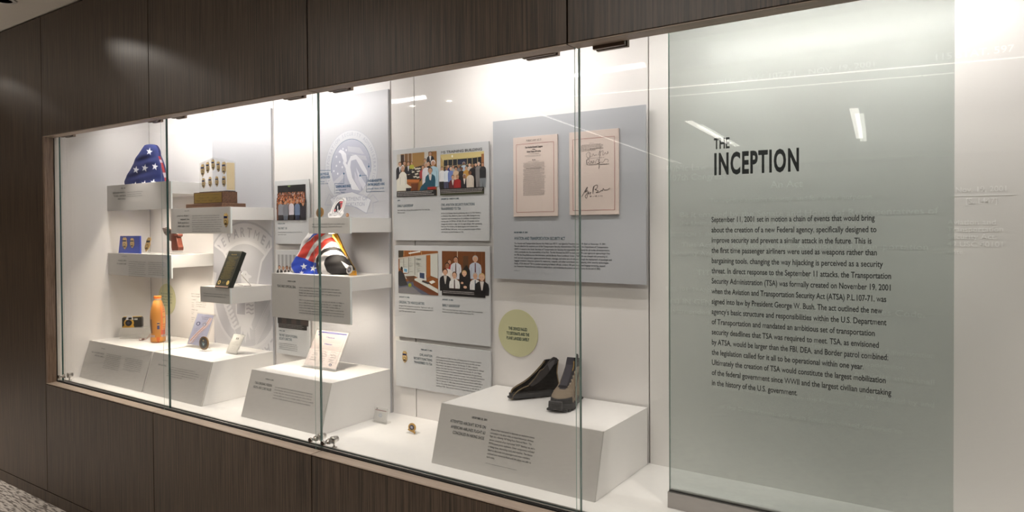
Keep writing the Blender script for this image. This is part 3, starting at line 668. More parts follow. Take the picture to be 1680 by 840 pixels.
def ph_team(A):
    A.rect(0, 0, 1, 1, (110, 62, 28)); A.rect(.5, .1, .62, .6, (84, 56, 34)); A.rect(.36, 0, .375, .3, (200, 185, 165)); A.rect(.77, 0, .78, .5, (150, 110, 70)); A.rect(.92, 0, .93, .5, (140, 84, 44))
    person(A, .18, .19, .1, (176, 32, 38), SK[1], HR[0], bot=.55); person(A, .33, .12, .13, (205, 205, 212), SK[1], HR[4], tie=(90, 60, 50), bot=.62); person(A, .78, .09, .14, (188, 194, 208), SK[0], HR[3], tie=(90, 34, 44), bot=.6)
    person(A, .13, .26, .13, (222, 214, 208), SK[2], HR[4], bot=.7); person(A, .08, .4, .14, (26, 24, 28), SK[0], HR[4], bot=.9, shirt=(190, 185, 180)); A.poly([(.5, .4), (.58, .3), (.66, .42), (.68, .8), (.4, .8), (.42, .5)], (20, 18, 20))
    person(A, .53, .42, .13, (22, 20, 22), SK[4], (180, 150, 96), bot=.85); person(A, .3, .46, .15, (226, 224, 222), SK[0], HR[1], tie=(60, 34, 40), bot=.83, wide=.85)
    person(A, .78, .46, .14, (218, 216, 216), SK[0], HR[3], tie=(60, 80, 100), bot=.86, wide=.9); person(A, .93, .47, .16, (20, 18, 22), SK[4], (196, 164, 108), shirt=(215, 205, 200), bot=.95)
    A.ell(.48, .7, .03, .025, SK[0]); A.ell(.55, .79, .04, .03, SK[4])
    A.rect(0, .84, 1, 1, (18, 14, 16))
    rr = random.Random(9)
    for k in range(2):
        x = .03; A.d += A.step
        while x < .75:
            w_ = rr.uniform(.01, .03); y = .905+.035*k; A.poly([(x, y-.012), (x+w_, y-.012), (x+w_, y+.004), (x, y+.004)], (176, 170, 168), False); x += w_+.009
def ph_crowd(A):
    A.rect(0, 0, 1, 1, (46, 32, 26)); A.rect(0, 0, 1, .24, (26, 26, 30)); A.ell(.42, .03, .05, .02, (120, 150, 80)); A.rect(.9, .2, 1, .95, (30, 26, 34))
    rr = random.Random(4)
    for row in range(9):
        y = .2+row*.035; h = .026+row*.005; n = 20-row
        for k in range(n):
            x = (k+rr.random()*.8)/n; c = rr.choice(((60, 40, 34), (90, 60, 44), (44, 36, 40), (110, 92, 84), (150, 140, 140), (30, 28, 34), (190, 180, 175)))
            s = rr.choice(((190, 110, 62), (170, 92, 52), (196, 130, 90), (130, 70, 44)))
            A.poly([(x-h, y+h*3), (x-h*.8, y+h*1.1), (x+h*.8, y+h*1.1), (x+h, y+h*3)], c); A.ell(x, y+h*.5, h*.42, h*.55, s, 8)
    for i, (x, y, c, lg) in enumerate(((.14, .42, (140, 142, 152), (30, 28, 34)), (.32, .44, (120, 122, 130), (90, 96, 110)), (.53, .42, (214, 206, 214), (34, 28, 32)), (.74, .43, (104, 120, 150), (30, 40, 66)), (.94, .5, (44, 40, 50), (30, 30, 36)))):
        person(A, x, y, .1, c, (206, 150, 112), HR[i % 5], bot=1.0, legs=lg, wide=.95)
    A.rect(0, .5, .05, 1, (110, 62, 36))
def ph_curtain(A):
    A.rect(0, 0, 1, 1, (170, 170, 172))
    for k in range(14): A.rect(.02+k*.07, 0, .04+k*.07, .8, (205, 207, 210) if k % 2 else (120, 120, 124))
    for i, x in enumerate((.06, .2, .33, .45, .58, .72, .85, .96)): person(A, x, .34+.02*(i % 2), .11, ((26, 26, 30), (34, 34, 40), (60, 50, 46))[i % 3], SK[i % 5], HR[(i*2) % 5], shirt=(215, 212, 210), bot=1)
def ph_dark(A):
    A.rect(0, 0, 1, 1, (34, 30, 30)); A.rect(0, 0, 1, .3, (92, 82, 72))
    for i, x in enumerate((.1, .25, .42, .6, .78, .92)): person(A, x, .1+.03*(i % 2), .14, ((26, 26, 30), (60, 50, 46))[i % 2], SK[i % 5], HR[(i*2) % 5], bot=.75)
    capbar(A, .7, 3, .9)

# panel with two photographs, upper
yT = .582
def rectpanel(corn, y, name, label, m_=None, th=.008, yb=None):
    p = [pcorner(u, v, y) for u, v in corn]; x0 = (p[0][0]+p[3][0])/2; x1 = (p[1][0]+p[2][0])/2; zt = (p[0][1]+p[1][1])/2; zb = (p[2][1]+p[3][1])/2
    return panel(x0, x1, zb, zt, y, y+th, name, label, m_)
tT, pT = rectpanel([(644.8, 245), (801.9, 232.4), (802.4, 395.7), (644.8, 393.8)], yT, 'photo_panel', 'upper pale panel with a meeting photo and a training building group photo')
photo(pT, yT, [(651.2, 253.3), (716.7, 248.1), (716.7, 321.2), (651.6, 322.9)], ph_meeting)
photo(pT, yT, [(722.9, 253), (794.3, 248.6), (794.3, 317.6), (722.9, 320.5)], ph_group)
A = Art(PY(yT))
T(A, 'MS TRAINING BUILDING', 723.5, 252.0, 791, 246.8, 4.1, 1, (60, 60, 62))
T(A, '2002', 652.1, 330.2, 656.6, 329.7, 2.3, 1, TEAL); T(A, 'EARLY LEADERSHIP', 652.1, 339.9, 677.9, 339.2, 4.1, 0, TEAL)
T(A, 'Early leadership meeting with members of the "Go Team" for', 652.1, 346.1, 705.3, 344.7, 2.1, 0, BODY); T(A, 'TSA\'s formation.', 652.1, 350.2, 664.9, 349.8, 2.1, 0, BODY)
T(A, 'JANUARY 23 - MARCH 15, 2002', 723.6, 327.6, 752.8, 327, 2.5, 1, TEAL); T(A, 'CIVIL AVIATION SECURITY FUNCTIONS', 723.6, 338.1, 779, 337, 4.1, 0, TEAL); T(A, 'TRANSFERRED TO TSA', 723.6, 344.8, 756, 344, 4.1, 0, TEAL)
LT = ['At this Civil Aviation Security graduating class at the FAA Academy', 'in Oklahoma City, Oklahoma, taken in early 2002. During this time,', 'regulations were re-translated on the candidates who started their',
      'training under 14 CFR Part 107/108, 109, and 129 had their courses', 'change and needed to align with the legal changes. After graduating', 'from the FAA Academy, the Special Agents were trained under', 'the 49 CFR Part 1500 series, which completed the transfer of FAA\'s', 'civil aviation security functions to TSA.']
for k, (s, x2, y2) in enumerate(zip(LT, (780, 763, 763, 750, 797, 730, 775, 480), (316, 364, 412, 458, 507, 552, 600, 645))):
    T(A, s, 723.8, 320+(325+46.2*k)/10.5, 715+x2/10.5, 320+y2/10.5, 2.3, 0, BODY)
A.done('lettering', pT)
tU, pU = rectpanel([(646.8, 403), (803.3, 403.7), (804.5, 567), (648.7, 553)], yT, 'photo_panel', 'middle pale panel with an office photo and a small group photo on brown')
photo(pU, yT, [(653.9, 411.4), (718.9, 411.4), (718.9, 483.5), (653.9, 481.8)], ph_office)
photo(pU, yT, [(725, 411.8), (796.2, 413), (796.2, 488.8), (725.7, 484.3)], ph_team)
A = Art(PY(yT))
T(A, 'JANUARY 14, 2002', 654.8, 488.1, 671.9, 488.8, 2.2, 1, TEAL); T(A, 'ORIGINAL TSA HEADQUARTERS', 654.8, 498, 696.3, 499.6, 4.1, 0, TEAL)
T(A, 'Original TSA headquarters shared the "Big Room" with well', 654.8, 503, 710.5, 505.8, 2.1, 0, BODY); T(A, 'borrowed workstations that served the entire complement of DOT', 654.8, 507, 711, 510, 2.1, 0, BODY); T(A, 'until TSA was ready for itself.', 654.8, 510.7, 681.8, 513.2, 2.1, 0, BODY)
T(A, 'JANUARY 14, 2002', 725.7, 492.2, 743.6, 493.4, 2.2, 1, TEAL); T(A, 'EARLY LEADERSHIP', 725.7, 502.7, 754.4, 504.5, 4.1, 0, TEAL)
T(A, 'TSA\'s early leadership team taken at the original TSA headquarters', 725.7, 508.9, 792.2, 513.2, 2.1, 0, BODY); T(A, 'located at the DOT building at 400 Seventh Street SW.', 725.7, 512.6, 777.6, 516.3, 2.1, 0, BODY)
A.done('lettering', pU)
p_ = pcorner(649.3, 559.3, yT); q_ = pcorner(804.5, 574.7, yT); r_ = pcorner(649.3, 632, yT)
tV, pV = panel(p_[0], q_[0], r_[1], (p_[1]+q_[1])/2, yT, yT+.008, 'text_panel', 'lowest pale panel with a small gold badge and a dense text column', PANELW)
A = Art(PY(yT)); c = lambda x, y: (645+x/8.844, 555+y/8.844)
T(A, 'FEBRUARY 17, 2002', *c(405, 172), *c(566, 190), 2.1, 1, TEAL); T(A, 'CIVIL AVIATION', *c(385, 255), *c(566, 275), 3.8, 0, TEAL); T(A, 'SECURITY FUNCTIONS', *c(300, 305), *c(566, 335), 3.8, 0, TEAL); T(A, 'TRANSFERRED TO TSA', *c(302, 362), *c(566, 393), 3.8, 0, TEAL)
LV = ['ATSA required the Under Secretary of Transportation for Security to assume', 'Civil Aviation Security functions previously performed by the FAA, not later', 'than 90 days after passage of the act. On February 17, 2002, a decision', 'Memorandum was signed by the Deputy Secretary of Transportation Mr. Michael', 'Jackson, the Under Secretary of Transportation for Security Mr. John Magaw',
      'and the Administrator of the Federal Aviation Administration Ms. Jane Garvey.', 'The memorandum formalized a decision to transfer much of the FAA Civil Aviation', 'Security Organization, along with the Security Equipment Integrated Product', 'Team and the Aviation Security Research & Development Division (AAR-500) to', 'TSA. On February 17, 2002, these civil aviation security functions transferred', 'over to TSA and the Special Agents were transferred over to help with the', 'standing of TSA. They are now known as Transportation Security']
for k, (s, x2) in enumerate(zip(LV, (1280, 1268, 1228, 1315, 1285, 1290, 1328, 1280, 1298, 1275, 1252, 1190))):
    y = 285+38*k; T(A, s, *c(625, y), *c(x2, y+(.118+.001*k)*(x2-625)), 2.2, 0, BODY)
A.done('lettering', pV)
pl = PY(yT); a, b = pl.px(664.4, 585.3); badge_mesh(pl, a, b, .055).build('badge_emblem', MATS['brass'], pV)
# left column
tQ, pQ = rectpanel([(450.4, 296), (507, 295), (507, 400.7), (452, 400)], yT, 'photo_panel', 'small pale panel with a dark crowd photo, beside the round seal')
photo(pQ, yT, [(455.5, 305), (501.5, 302), (502, 360.5), (456, 362)], ph_crowd)
A = Art(PY(yT)); T(A, 'MARCH 25, 2002', 456, 367.8, 467.5, 367.6, 1.9, 1, TEAL); T(A, 'THE FIRST 100', 456, 376.6, 471, 376.2, 3.6, 0, TEAL); G(A, 456, 381.8, 496, 381.6, 1.6); G(A, 456, 385.6, 470, 385.5, 1.6); A.done('lettering', pQ)
a0, zt = pcorner(452.3, 410, yT); a1, _ = pcorner(507, 409, yT); _, zm = pcorner(452.5, 505, yT)
tR, pR = panel(a0, a1, zm, zt, yT, yT+.008, 'photo_panel', 'small pale panel with people before grey curtains, partly behind the striped flag')
photo(pR, yT, [(456, 418), (503, 418), (503, 472), (456, 472)], ph_curtain)
_, z3 = pcorner(453.6, 579, yT); _, z2 = pcorner(453, 509, yT)
tS, pS = panel(a0, a1, z3, z2, yT, yT+.008, 'photo_panel', 'small pale panel on the first federal security directors, under the tall shelf front')
photo(pS, yT, [(457, 512), (503.3, 513), (503.8, 542.5), (457.5, 537)], ph_dark)
A = Art(PY(yT)); c = lambda x, y: (380+x/3.232, 480+y/3.232)
T(A, 'APRIL 2, 2002', *c(252, 203), *c(283, 207), 1.9, 1, TEAL); T(A, 'THE FIRST GROUP OF FEDERAL', *c(252, 230), *c(350, 243), 4.0, 0, TEAL); T(A, 'SECURITY DIRECTORS', *c(252, 247), *c(320, 258), 4.0, 0, TEAL)
for y, x2 in ((270, 345), (280, 350), (290, 352), (300, 348)): G(A, *c(252, y), *c(x2, y+.12*(x2-252)), 1.9)
A.done('lettering', pS)

# big act panel with two mounted documents
yW = .57
tW, pW = panel(-1.649, -.977, 1.343, 1.991, yW, yW+.008, 'act_panel', 'large grey panel about the aviation security act carrying two red-bordered documents', PANEL)
A = Art(PY(yW)); c = lambda x, y: (835+x/8.842, 370+y/8.842)
T(A, 'NOVEMBER 19, 2001', *c(75, 110), *c(272, 110), 2.5, 1, TEAL); T(A, 'AVIATION AND TRANSPORTATION SECURITY ACT', *c(78, 210), *c(815, 207), 4.8, 0, TEAL)
LW = ['The Aviation and Transportation Security Act, Public Law 107-71, was signed by President George W. Bush on November 19, 2001.', 'The act called for the establishment of the Transportation Security Administration (TSA) under the Department of Transportation',
      '(DOT). It vested in the Under Secretary of Transportation for Security the responsibility for security for all modes of transportation,', 'which previously was the responsibility of the FAA. The Act directed the DOT to build and staff a new agency-an agency larger than',
      'the FBI, the Drug Enforcement Administration, and the Border Patrol combined. Under ATSA, TSA was charged with protecting air,', 'land, and rail transportation against terrorist threats, sabotage, and other acts of violence through the deployment of passenger and',
      'baggage screeners, detection systems for explosives, weapons, and other contraband, and employing other security technologies.', 'Finally, ATSA directed TSA to conduct screening by federal officials, conduct 100 percent checked baggage screening, expand', 'the Federal Air Marshal Service, reinforce cockpit doors, and modernize the aviation sector\'s security by the end of 2002.']
for s, y, (x2, y2) in zip(LW, (274, 314, 355, 396, 437, 480, 520, 562, 603), ((1408, 277), (1440, 322), (1466, 370), (1466, 415), (1437, 462), (1493, 508), (1450, 552), (1393, 597), (1328, 640))): T(A, s, *c(78, y), *c(x2, y2), 2.7, 0, (40, 46, 50))
G(A, *c(78, 660), *c(165, 660), 1.6); A.done('lettering', pW)
def document(corn, fn, label):
    p = [pcorner(u, v, yW-.008) for u, v in corn]; x0 = (p[0][0]+p[3][0])/2; x1 = (p[1][0]+p[2][0])/2; zt = (p[0][1]+p[1][1])/2; zb = (p[2][1]+p[3][1])/2
    m = M(); m.box(x0, x1, yW-.008, yW-.0005, zb, zt); o = m.build('document', mat('cream_paper', (210, 194, 186), .5), tW, bevel=.0006); o['label'] = label
    A = Art(PY(yW-.008)); A.frame(x0, zb, x1, zt)
    for q in (((.075, .09), (.925, .09)), ((.925, .09), (.925, .945)), ((.925, .945), (.075, .945)), ((.075, .945), (.075, .09))): A.line(q, .007 if q[0][0] == q[1][0] else .004, (150, 72, 72))
    A.T = None; A.fx = lambda x, y: (x0+(x1-x0)*x, zt-(zt-zb)*y); A.W = x1-x0; A.H = zt-zb; fn(A); A.done('document_print', o)
def doc1(A):
    def ln(s, y, w_, h, b=0): a, bb = A.fx(.48, y); A.text(s, a, bb, h*A.H, w_*A.W, 'c', b, (30, 28, 30))
    a0, b0 = A.fx(.3, .062); A.rect(a0, b0, a0+A.W*.36, b0+A.H*.05, (210, 194, 186)); ln('PUBLIC LAW 107-71', .06, .34, .022)
    ln('One Hundred Seventh Congress', .145, .4, .024, 1); ln('of the', .172, .07, .016, 1); ln('United States of America', .2, .32, .024, 1); ln('AT THE FIRST SESSION', .222, .24, .009)
    def gk(x, y, w_, h=.008): a, b = A.fx(x, y); A.greek(a, b, w_*A.W, h*A.H, (45, 42, 44))
    gk(.28, .242, .38); gk(.3, .254, .34); ln('An Act', .302, .08, .016, 1); gk(.35, .318, .26)
    y = .334; rr = random.Random(2)
    while y < .74:
        if abs(y-.404) < .006: ln('TITLE I-AVIATION SECURITY', y+.004, .36, .011, 1)
        else: gk(.26 if rr.random() < .3 else .235, y, rr.uniform(.36, .48) if rr.random() < .25 else .485)
        y += .0112
    a, b = A.fx(.1, .1); A.text('H. R.', a, b-.004, .008*A.H, None, 'l', 0, (120, 80, 80))
def sig(A, pts, w_): A.line([A.fx(*p) for p in (curve(pts, len(pts)*5) if len(pts) > 3 else pts)], w_, (34, 30, 34))
def doc2(A):
    def gk(x, y, w_, h=.009): a, b = A.fx(x, y); A.greek(a, b, w_*A.W, h*A.H, (45, 42, 44))
    gk(.42, .152, .09, .008)
    for y, x, w_ in ((.168, .27, .38), (.18, .25, .45), (.192, .24, .46), (.204, .24, .45), (.217, .24, .45), (.229, .24, .32), (.241, .25, .3)): gk(x, y, w_)
    gk(.44, .222, .26, .012); gk(.38, .332, .34, .008); gk(.4, .412, .4, .01); gk(.37, .404, .2, .008); gk(.64, .414, .18, .014)
    sig(A, [(.42, .25), (.36, .27), (.37, .31), (.42, .32), (.45, .28), (.42, .26), (.43, .31), (.48, .3), (.5, .275), (.52, .3), (.56, .29), (.57, .3)], .0009)
    sig(A, [(.6, .3), (.63, .25), (.64, .31), (.64, .27), (.7, .25), (.69, .3), (.72, .29), (.74, .27), (.76, .29), (.8, .28), (.79, .26), (.79, .29)], .0009)
    sig(A, [(.65, .2), (.63, .3), (.62, .4), (.61, .46), (.63, .42)], .0008)
    sig(A, [(.37, .34), (.36, .39), (.38, .4), (.36, .35), (.41, .34), (.42, .37), (.39, .38), (.44, .39), (.46, .36), (.48, .39), (.52, .37), (.5, .36), (.49, .39)], .0011)
    sig(A, [(.54, .39), (.57, .35), (.62, .35), (.6, .37), (.63, .39), (.57, .4), (.66, .38), (.68, .39), (.72, .37), (.74, .35), (.8, .36), (.79, .39)], .0011)
    sig(A, [(.26, .78), (.32, .72), (.36, .68), (.38, .67), (.35, .71), (.33, .73), (.38, .71), (.37, .74), (.33, .78), (.36, .8), (.38, .76), (.41, .72), (.4, .75), (.45, .73), (.43, .76)], .0016)
    sig(A, [(.52, .66), (.5, .7), (.49, .75), (.5, .67), (.58, .65), (.57, .69), (.53, .7), (.6, .72), (.55, .74), (.63, .73), (.66, .71), (.68, .72), (.7, .69), (.72, .71), (.78, .71), (.83, .69)], .0016)
    for x in (.43, .45, .53, .6, .64, .67): sig(A, [(x, .785), (x+.004, .775), (x+.015, .78)], .0012)
    sig(A, [(.44, .79), (.445, .775)], .0012); sig(A, [(.55, .79), (.56, .77), (.57, .79)], .0012); sig(A, [(.49, .785), (.51, .783)], .0012)
document([(841.9, 225.9), (914.3, 220.2), (914.3, 355), (842.3, 355)], doc1, 'printed law page with a dense text block')
document([(934.1, 217), (1015.2, 210.7), (1014.3, 352.4), (934.1, 352.4)], doc2, 'signature page with a large signature below')

# ---------------------------------------------------------------- seal boards
yB2 = .588
def board(x0, x1, label):
    t = thing('seal_board', label, 'panel', ((x0+x1)/2, YB, ZB)); m = M(); m.box(x0, x1, yB2, YB-.0015, ZB+.001, 2.2); return t, m.build('board', mat('seal_board', (188, 188, 193), .45, spec=.4), t, bevel=.0006)
xd0, xd1 = -3.655, -3.118
tDs, bD = board(xd0, xd1, 'left grey wall board with a large pale round department seal of an eagle')
def clipx(A, x0, x1):      # trim a print to its board
    for i, p in enumerate(A.v):
        A.v[i] = (min(max(p[0], x0), x1), p[1], p[2])
A = Art(PY(yB2)); cx, cz = -3.36, 1.187
G1, G2, G3, G4 = (176, 176, 183), (202, 202, 206), (182, 182, 188), (164, 164, 172)
A.ring(cx, cz, .30, .405, (194, 194, 199)); A.ring(cx, cz, .400, .412, G4); A.ring(cx, cz, .285, .303, G2); A.ell(cx, cz, .285, .285, G1, 48)
def arc_text(A, s, cx, cz, r, h, a0, a1, col, bold=1, flip=False):
    d, cap = glyphs(bold); n = len(s)
    for k, ch in enumerate(s):
        t = math.radians(a0+(a1-a0)*k/(n-1)); V, F, W = layout(ch, bold) if ch != ' ' else ([], [], 0)
        if not V: continue
        rt = t-math.pi/2 if not flip else t+math.pi/2
        c_, s_ = math.cos(rt), math.sin(rt); px, pz = cx+r*math.cos(t), cz+r*math.sin(t)
        A.add([A.pl.at(px+((x-W/2)*c_*h*.9-y*h*s_), pz+((x-W/2)*s_*h*.9+y*h*c_), A.d+1e-5) for x, y in V], F, col)
arc_text(A, 'DEPARTMENT', cx, cz, .325, .052, 134, 41, (158, 158, 166)); arc_text(A, 'U.S.', cx, cz, .325, .052, 170, 147, (158, 158, 166)); arc_text(A, 'OF HOMELAND', cx, cz, .325, .052, 25, -75, (158, 158, 166))
wing = [(.03, .04), (.09, .03), (.12, .10), (.14, .18), (.19, .235), (.27, .27), (.34, .27), (.33, .22), (.31, .19), (.33, .165), (.295, .15), (.30, .12), (.265, .115), (.27, .08), (.235, .08), (.235, .045), (.20, .05), (.195, .01), (.16, .02), (.15, -.02), (.12, -.0), (.1, -.04), (.05, -.03)]
for sx in (1, -1): A.poly([(cx+sx*x, cz+z) for x, z in wing], G4); A.line([(cx+sx*x, cz+z) for x, z in [(.05, -.02), (.105, .04), (.125, .11), (.15, .19), (.2, .24), (.28, .275)]], .014, G2)
A.poly([(cx+x, cz+z) for x, z in ((-.035, -.02), (-.03, .06), (-.035, .1), (-.015, .135), (.015, .135), (.035, .115), (.06, .11), (.06, .1), (.035, .095), (.03, .05), (.045, -.02))], G2); A.ell(cx+.008, cz+.115, .005, .005, G4)
A.line([(cx-.14, cz-.02), (cx, cz-.005), (cx+.14, cz-.02)], .02, G2)
sh_ = [(-.085, -.03), (.085, -.03), (.085, -.11), (.05, -.17), (0, -.2), (-.05, -.17), (-.085, -.11)]
A.poly([(cx+x, cz+z) for x, z in sh_], G2); A.poly([(cx+x, cz+z) for x, z in ((-.075, -.04), (0, -.04), (0, -.11), (-.075, -.11))], G4)
for k in range(3): A.line([(cx+.01, cz-.055-k*.022), (cx+.035, cz-.048-k*.022), (cx+.055, cz-.058-k*.022), (cx+.078, cz-.05-k*.022)], .008, G4)
A.poly([(cx+x, cz+z) for x, z in ((-.07, -.19), (-.04, -.175), (-.045, -.25), (-.02, -.2), (0, -.27), (.02, -.2), (.045, -.25), (.04, -.175), (.07, -.19), (.05, -.15), (-.05, -.15))], G2)
for k in range(9):     # olive branch
    t = k/8; x, z = cx-.10-.10*t, cz-.20+.17*t; A.ell(x-.015, z+.012, .024, .008, G2, 10, 2.6); A.ell(x+.018, z+.014, .024, .008, G2, 10, .6)
A.line([(cx-.08, cz-.23), (cx-.15, cz-.13), (cx-.21, cz-.03)], .005, G2)
for k in range(7): q = (k-3)*.035; A.line([(cx+.09, cz-.23+q*.4), (cx+.22+q*.3, cz-.06+q*.8)], .004, G2)
clipx(A, xd0, xd1); A.done('seal_print', bD)

xt0, xt1 = -2.742, -2.258
tTs, bT = board(xt0, xt1, 'right grey wall board with a faint eagle seal, ribbon and small blue notes')
A = Art(PY(yB2)); P_ = lambda u, v: A.pl.px(u, v)
cx, cz = P_(575.3, 275); r0 = cz and (P_(575, 213)[1]-cz); ri = r0*.755
F1, F2, F3 = (194, 195, 204), (180, 182, 192), (166, 169, 186)
c = lambda x, y: P_(520+x/4.667, 210+y/4.667)
A.ring(cx, cz, r0-.004, r0, F2); A.ell(cx, cz, r0-.004, r0-.004, (200, 201, 206), 48); A.ell(cx, cz, ri, ri, (176, 178, 194), 48)
A.poly([c(235, 140), c(330, 150), c(362, 200), c(240, 180)], F1); A.poly([c(255, 198), c(375, 215), c(385, 250), c(320, 235)], F1); A.poly([c(150, 440), c(205, 380), c(215, 330), c(120, 420)], F1)
for x, y in ((150, 220), (175, 260), (150, 290), (195, 300), (130, 330), (160, 350), (225, 170), (200, 160)):
    q = c(x, y); A.ell(q[0], q[1], .006, .006, (222, 222, 228), 5)
A.poly([c(165, 185), c(180, 165), c(205, 175), c(225, 200), (c(230, 255)), c(215, 275), c(195, 230), c(185, 195)], (226, 226, 232)); A.poly([c(205, 240), c(235, 290), c(225, 320), c(200, 270)], (226, 226, 232))
A.poly([c(240, 260), c(260, 215), c(300, 205), c(345, 250), c(385, 330), c(390, 380), c(345, 320), c(300, 240), c(262, 250), c(255, 300), c(270, 380), c(330, 480), c(270, 470), c(235, 380), c(220, 320)], (224, 224, 230))
A.poly([c(300, 300), c(330, 360), c(375, 430), c(355, 470), c(320, 400)], (212, 212, 222)); A.poly([c(290, 330), c(340, 440), c(335, 490), c(290, 400)], (200, 200, 214))
arc_text(A, 'TRANSPORTATION SECURITY ADMINISTRATION', cx, cz, (r0+ri)/2-.006, .017, 200, -25, (176, 178, 190), 1)
rib = [c(60, 590), c(95, 505), c(130, 545), c(160, 510), c(270, 490), c(400, 540), c(430, 510), c(470, 560), c(430, 575), c(430, 650), c(375, 650), c(260, 590), c(180, 600), c(150, 650), c(110, 590)]
A.poly([c(100, 545), c(180, 500), c(270, 490), c(360, 515), c(415, 550), c(380, 655), c(300, 605), c(230, 595), c(150, 620), c(125, 600)], (216, 217, 222))
A.line(rib+[rib[0]], .0026, F3)
A.line([c(100, 545), c(180, 500), c(270, 490), c(360, 515), c(415, 550), c(380, 655), c(300, 605), c(230, 595), c(150, 620), c(100, 545)], .0026, F3)
T(A, 'DEPARTMENT OF', 520+150/4.667, 210+550/4.667, 520+388/4.667, 210+565/4.667, 6, 0, F3); T(A, 'TRANSPORTATION', 520+150/4.667, 210+595/4.667, 520+365/4.667, 210+605/4.667, 6, 0, F3)
BL = (36, 86, 124)
cq = lambda x, y: (520+x/4.667, 210+y/4.667)
A.ring(cx, cz, ri-.001, ri+.001, BL, -12, 188, 60); A.line([c(105, 325), c(20, 325)], .0022, BL)
for q in (c(398, 295), c(207, 349), c(331, 365)): A.ell(q[0], q[1], .0052, .0052, BL, 12)
A.line([c(398, 270), c(398, 295)], .0022, BL)
A.line([c(207, 349), c(207, 425), c(136, 425), c(136, 505)], .0018, BL); A.line([c(331, 365), c(380, 360), c(380, 490), c(520, 485)], .0018, BL)
T(A, 'LINE SYMBOLIZES', *cq(26, 360), *cq(92, 362), 4, 1, BL); T(A, 'A NATION UNITED', *cq(22, 385), *cq(102, 388), 4, 1, BL); G(A, *cq(26, 415), *cq(60, 415), 2.2, BL); G(A, *cq(26, 430), *cq(92, 430), 2.2, BL)
T(A, 'SOARING BALD EAGLE', *cq(145, 458), *cq(262, 452), 4.2, 1, BL); G(A, *cq(145, 480), *cq(228, 478), 2.6, BL); G(A, *cq(145, 500), *cq(218, 498), 2.6, BL)
T(A, 'TWO SILHOUETTES', *cq(388, 412), *cq(498, 412), 4.2, 1, BL); T(A, "ON THE EAGLE'S WING", *cq(388, 440), *cq(520, 440), 4.2, 1, BL); G(A, *cq(388, 468), *cq(515, 468), 2.6, BL)
clipx(A, xt0, xt1); A.done('seal_print', bT)

# round green notices on the back wall
def disc(a, b, r, lines, label):
    t = thing('round_notice', label, 'sign', (a, YB, b-r)); m = M(); pl = PY(YB)
    m.prism(pl, [(a+r*math.cos(2*math.pi*k/64), b+r*math.sin(2*math.pi*k/64)) for k in range(64)], .0005, .003); d = m.build('disc', mat('sage_disc', (200, 198, 158), .6), t)
    A = Art(PY(YB-.003))
    for s, dz, w_ in lines: A.text(s, a, b+dz, .0125, w_, 'c', 1, (24, 58, 60)) if s else A.greek(a-w_/2, b+dz, w_, .011, (60, 84, 80))
    A.done('lettering', d)
disc(-1.549, 1.12, .097, (('THE DEVICE FAILED', .011, .092), ('TO DETONATE AND THE', -.009, .112), ('PLANE LANDED SAFELY', -.029, .112)), 'round sage green notice reading the device failed, behind the boots')
disc(-4.17, 1.12, .097, ((None, .03, .13), (None, .012, .12), (None, -.006, .11), (None, -.024, .13), (None, -.042, .06)), 'round pale green notice on the back wall, half hidden by the orange bottle')
# list printed on the wall left of the department seal, and the engraved act
A = Art(PY(YB)); c = lambda x, y: (300+x/6, 460+y/6)
for y, x0, x1, h in ((140, 85, 165, 2.2), (163, 85, 165, 2.2), (195, 88, 132, 2), (222, 88, 112, 1.5), (222, 132, 230, 1.5), (244, 88, 112, 1.5), (242, 132, 228, 1.5), (262, 88, 112, 1.5), (262, 132, 222, 1.5), (295, 88, 145, 2), (315, 88, 112, 1.5), (332, 88, 110, 1.5), (372, 88, 118, 2), (390, 88, 110, 1.5), (408, 88, 104, 1.5)): G(A, *c(x0, y), *c(x1, y), h, (88, 86, 84))
A.done('wall_print', case)
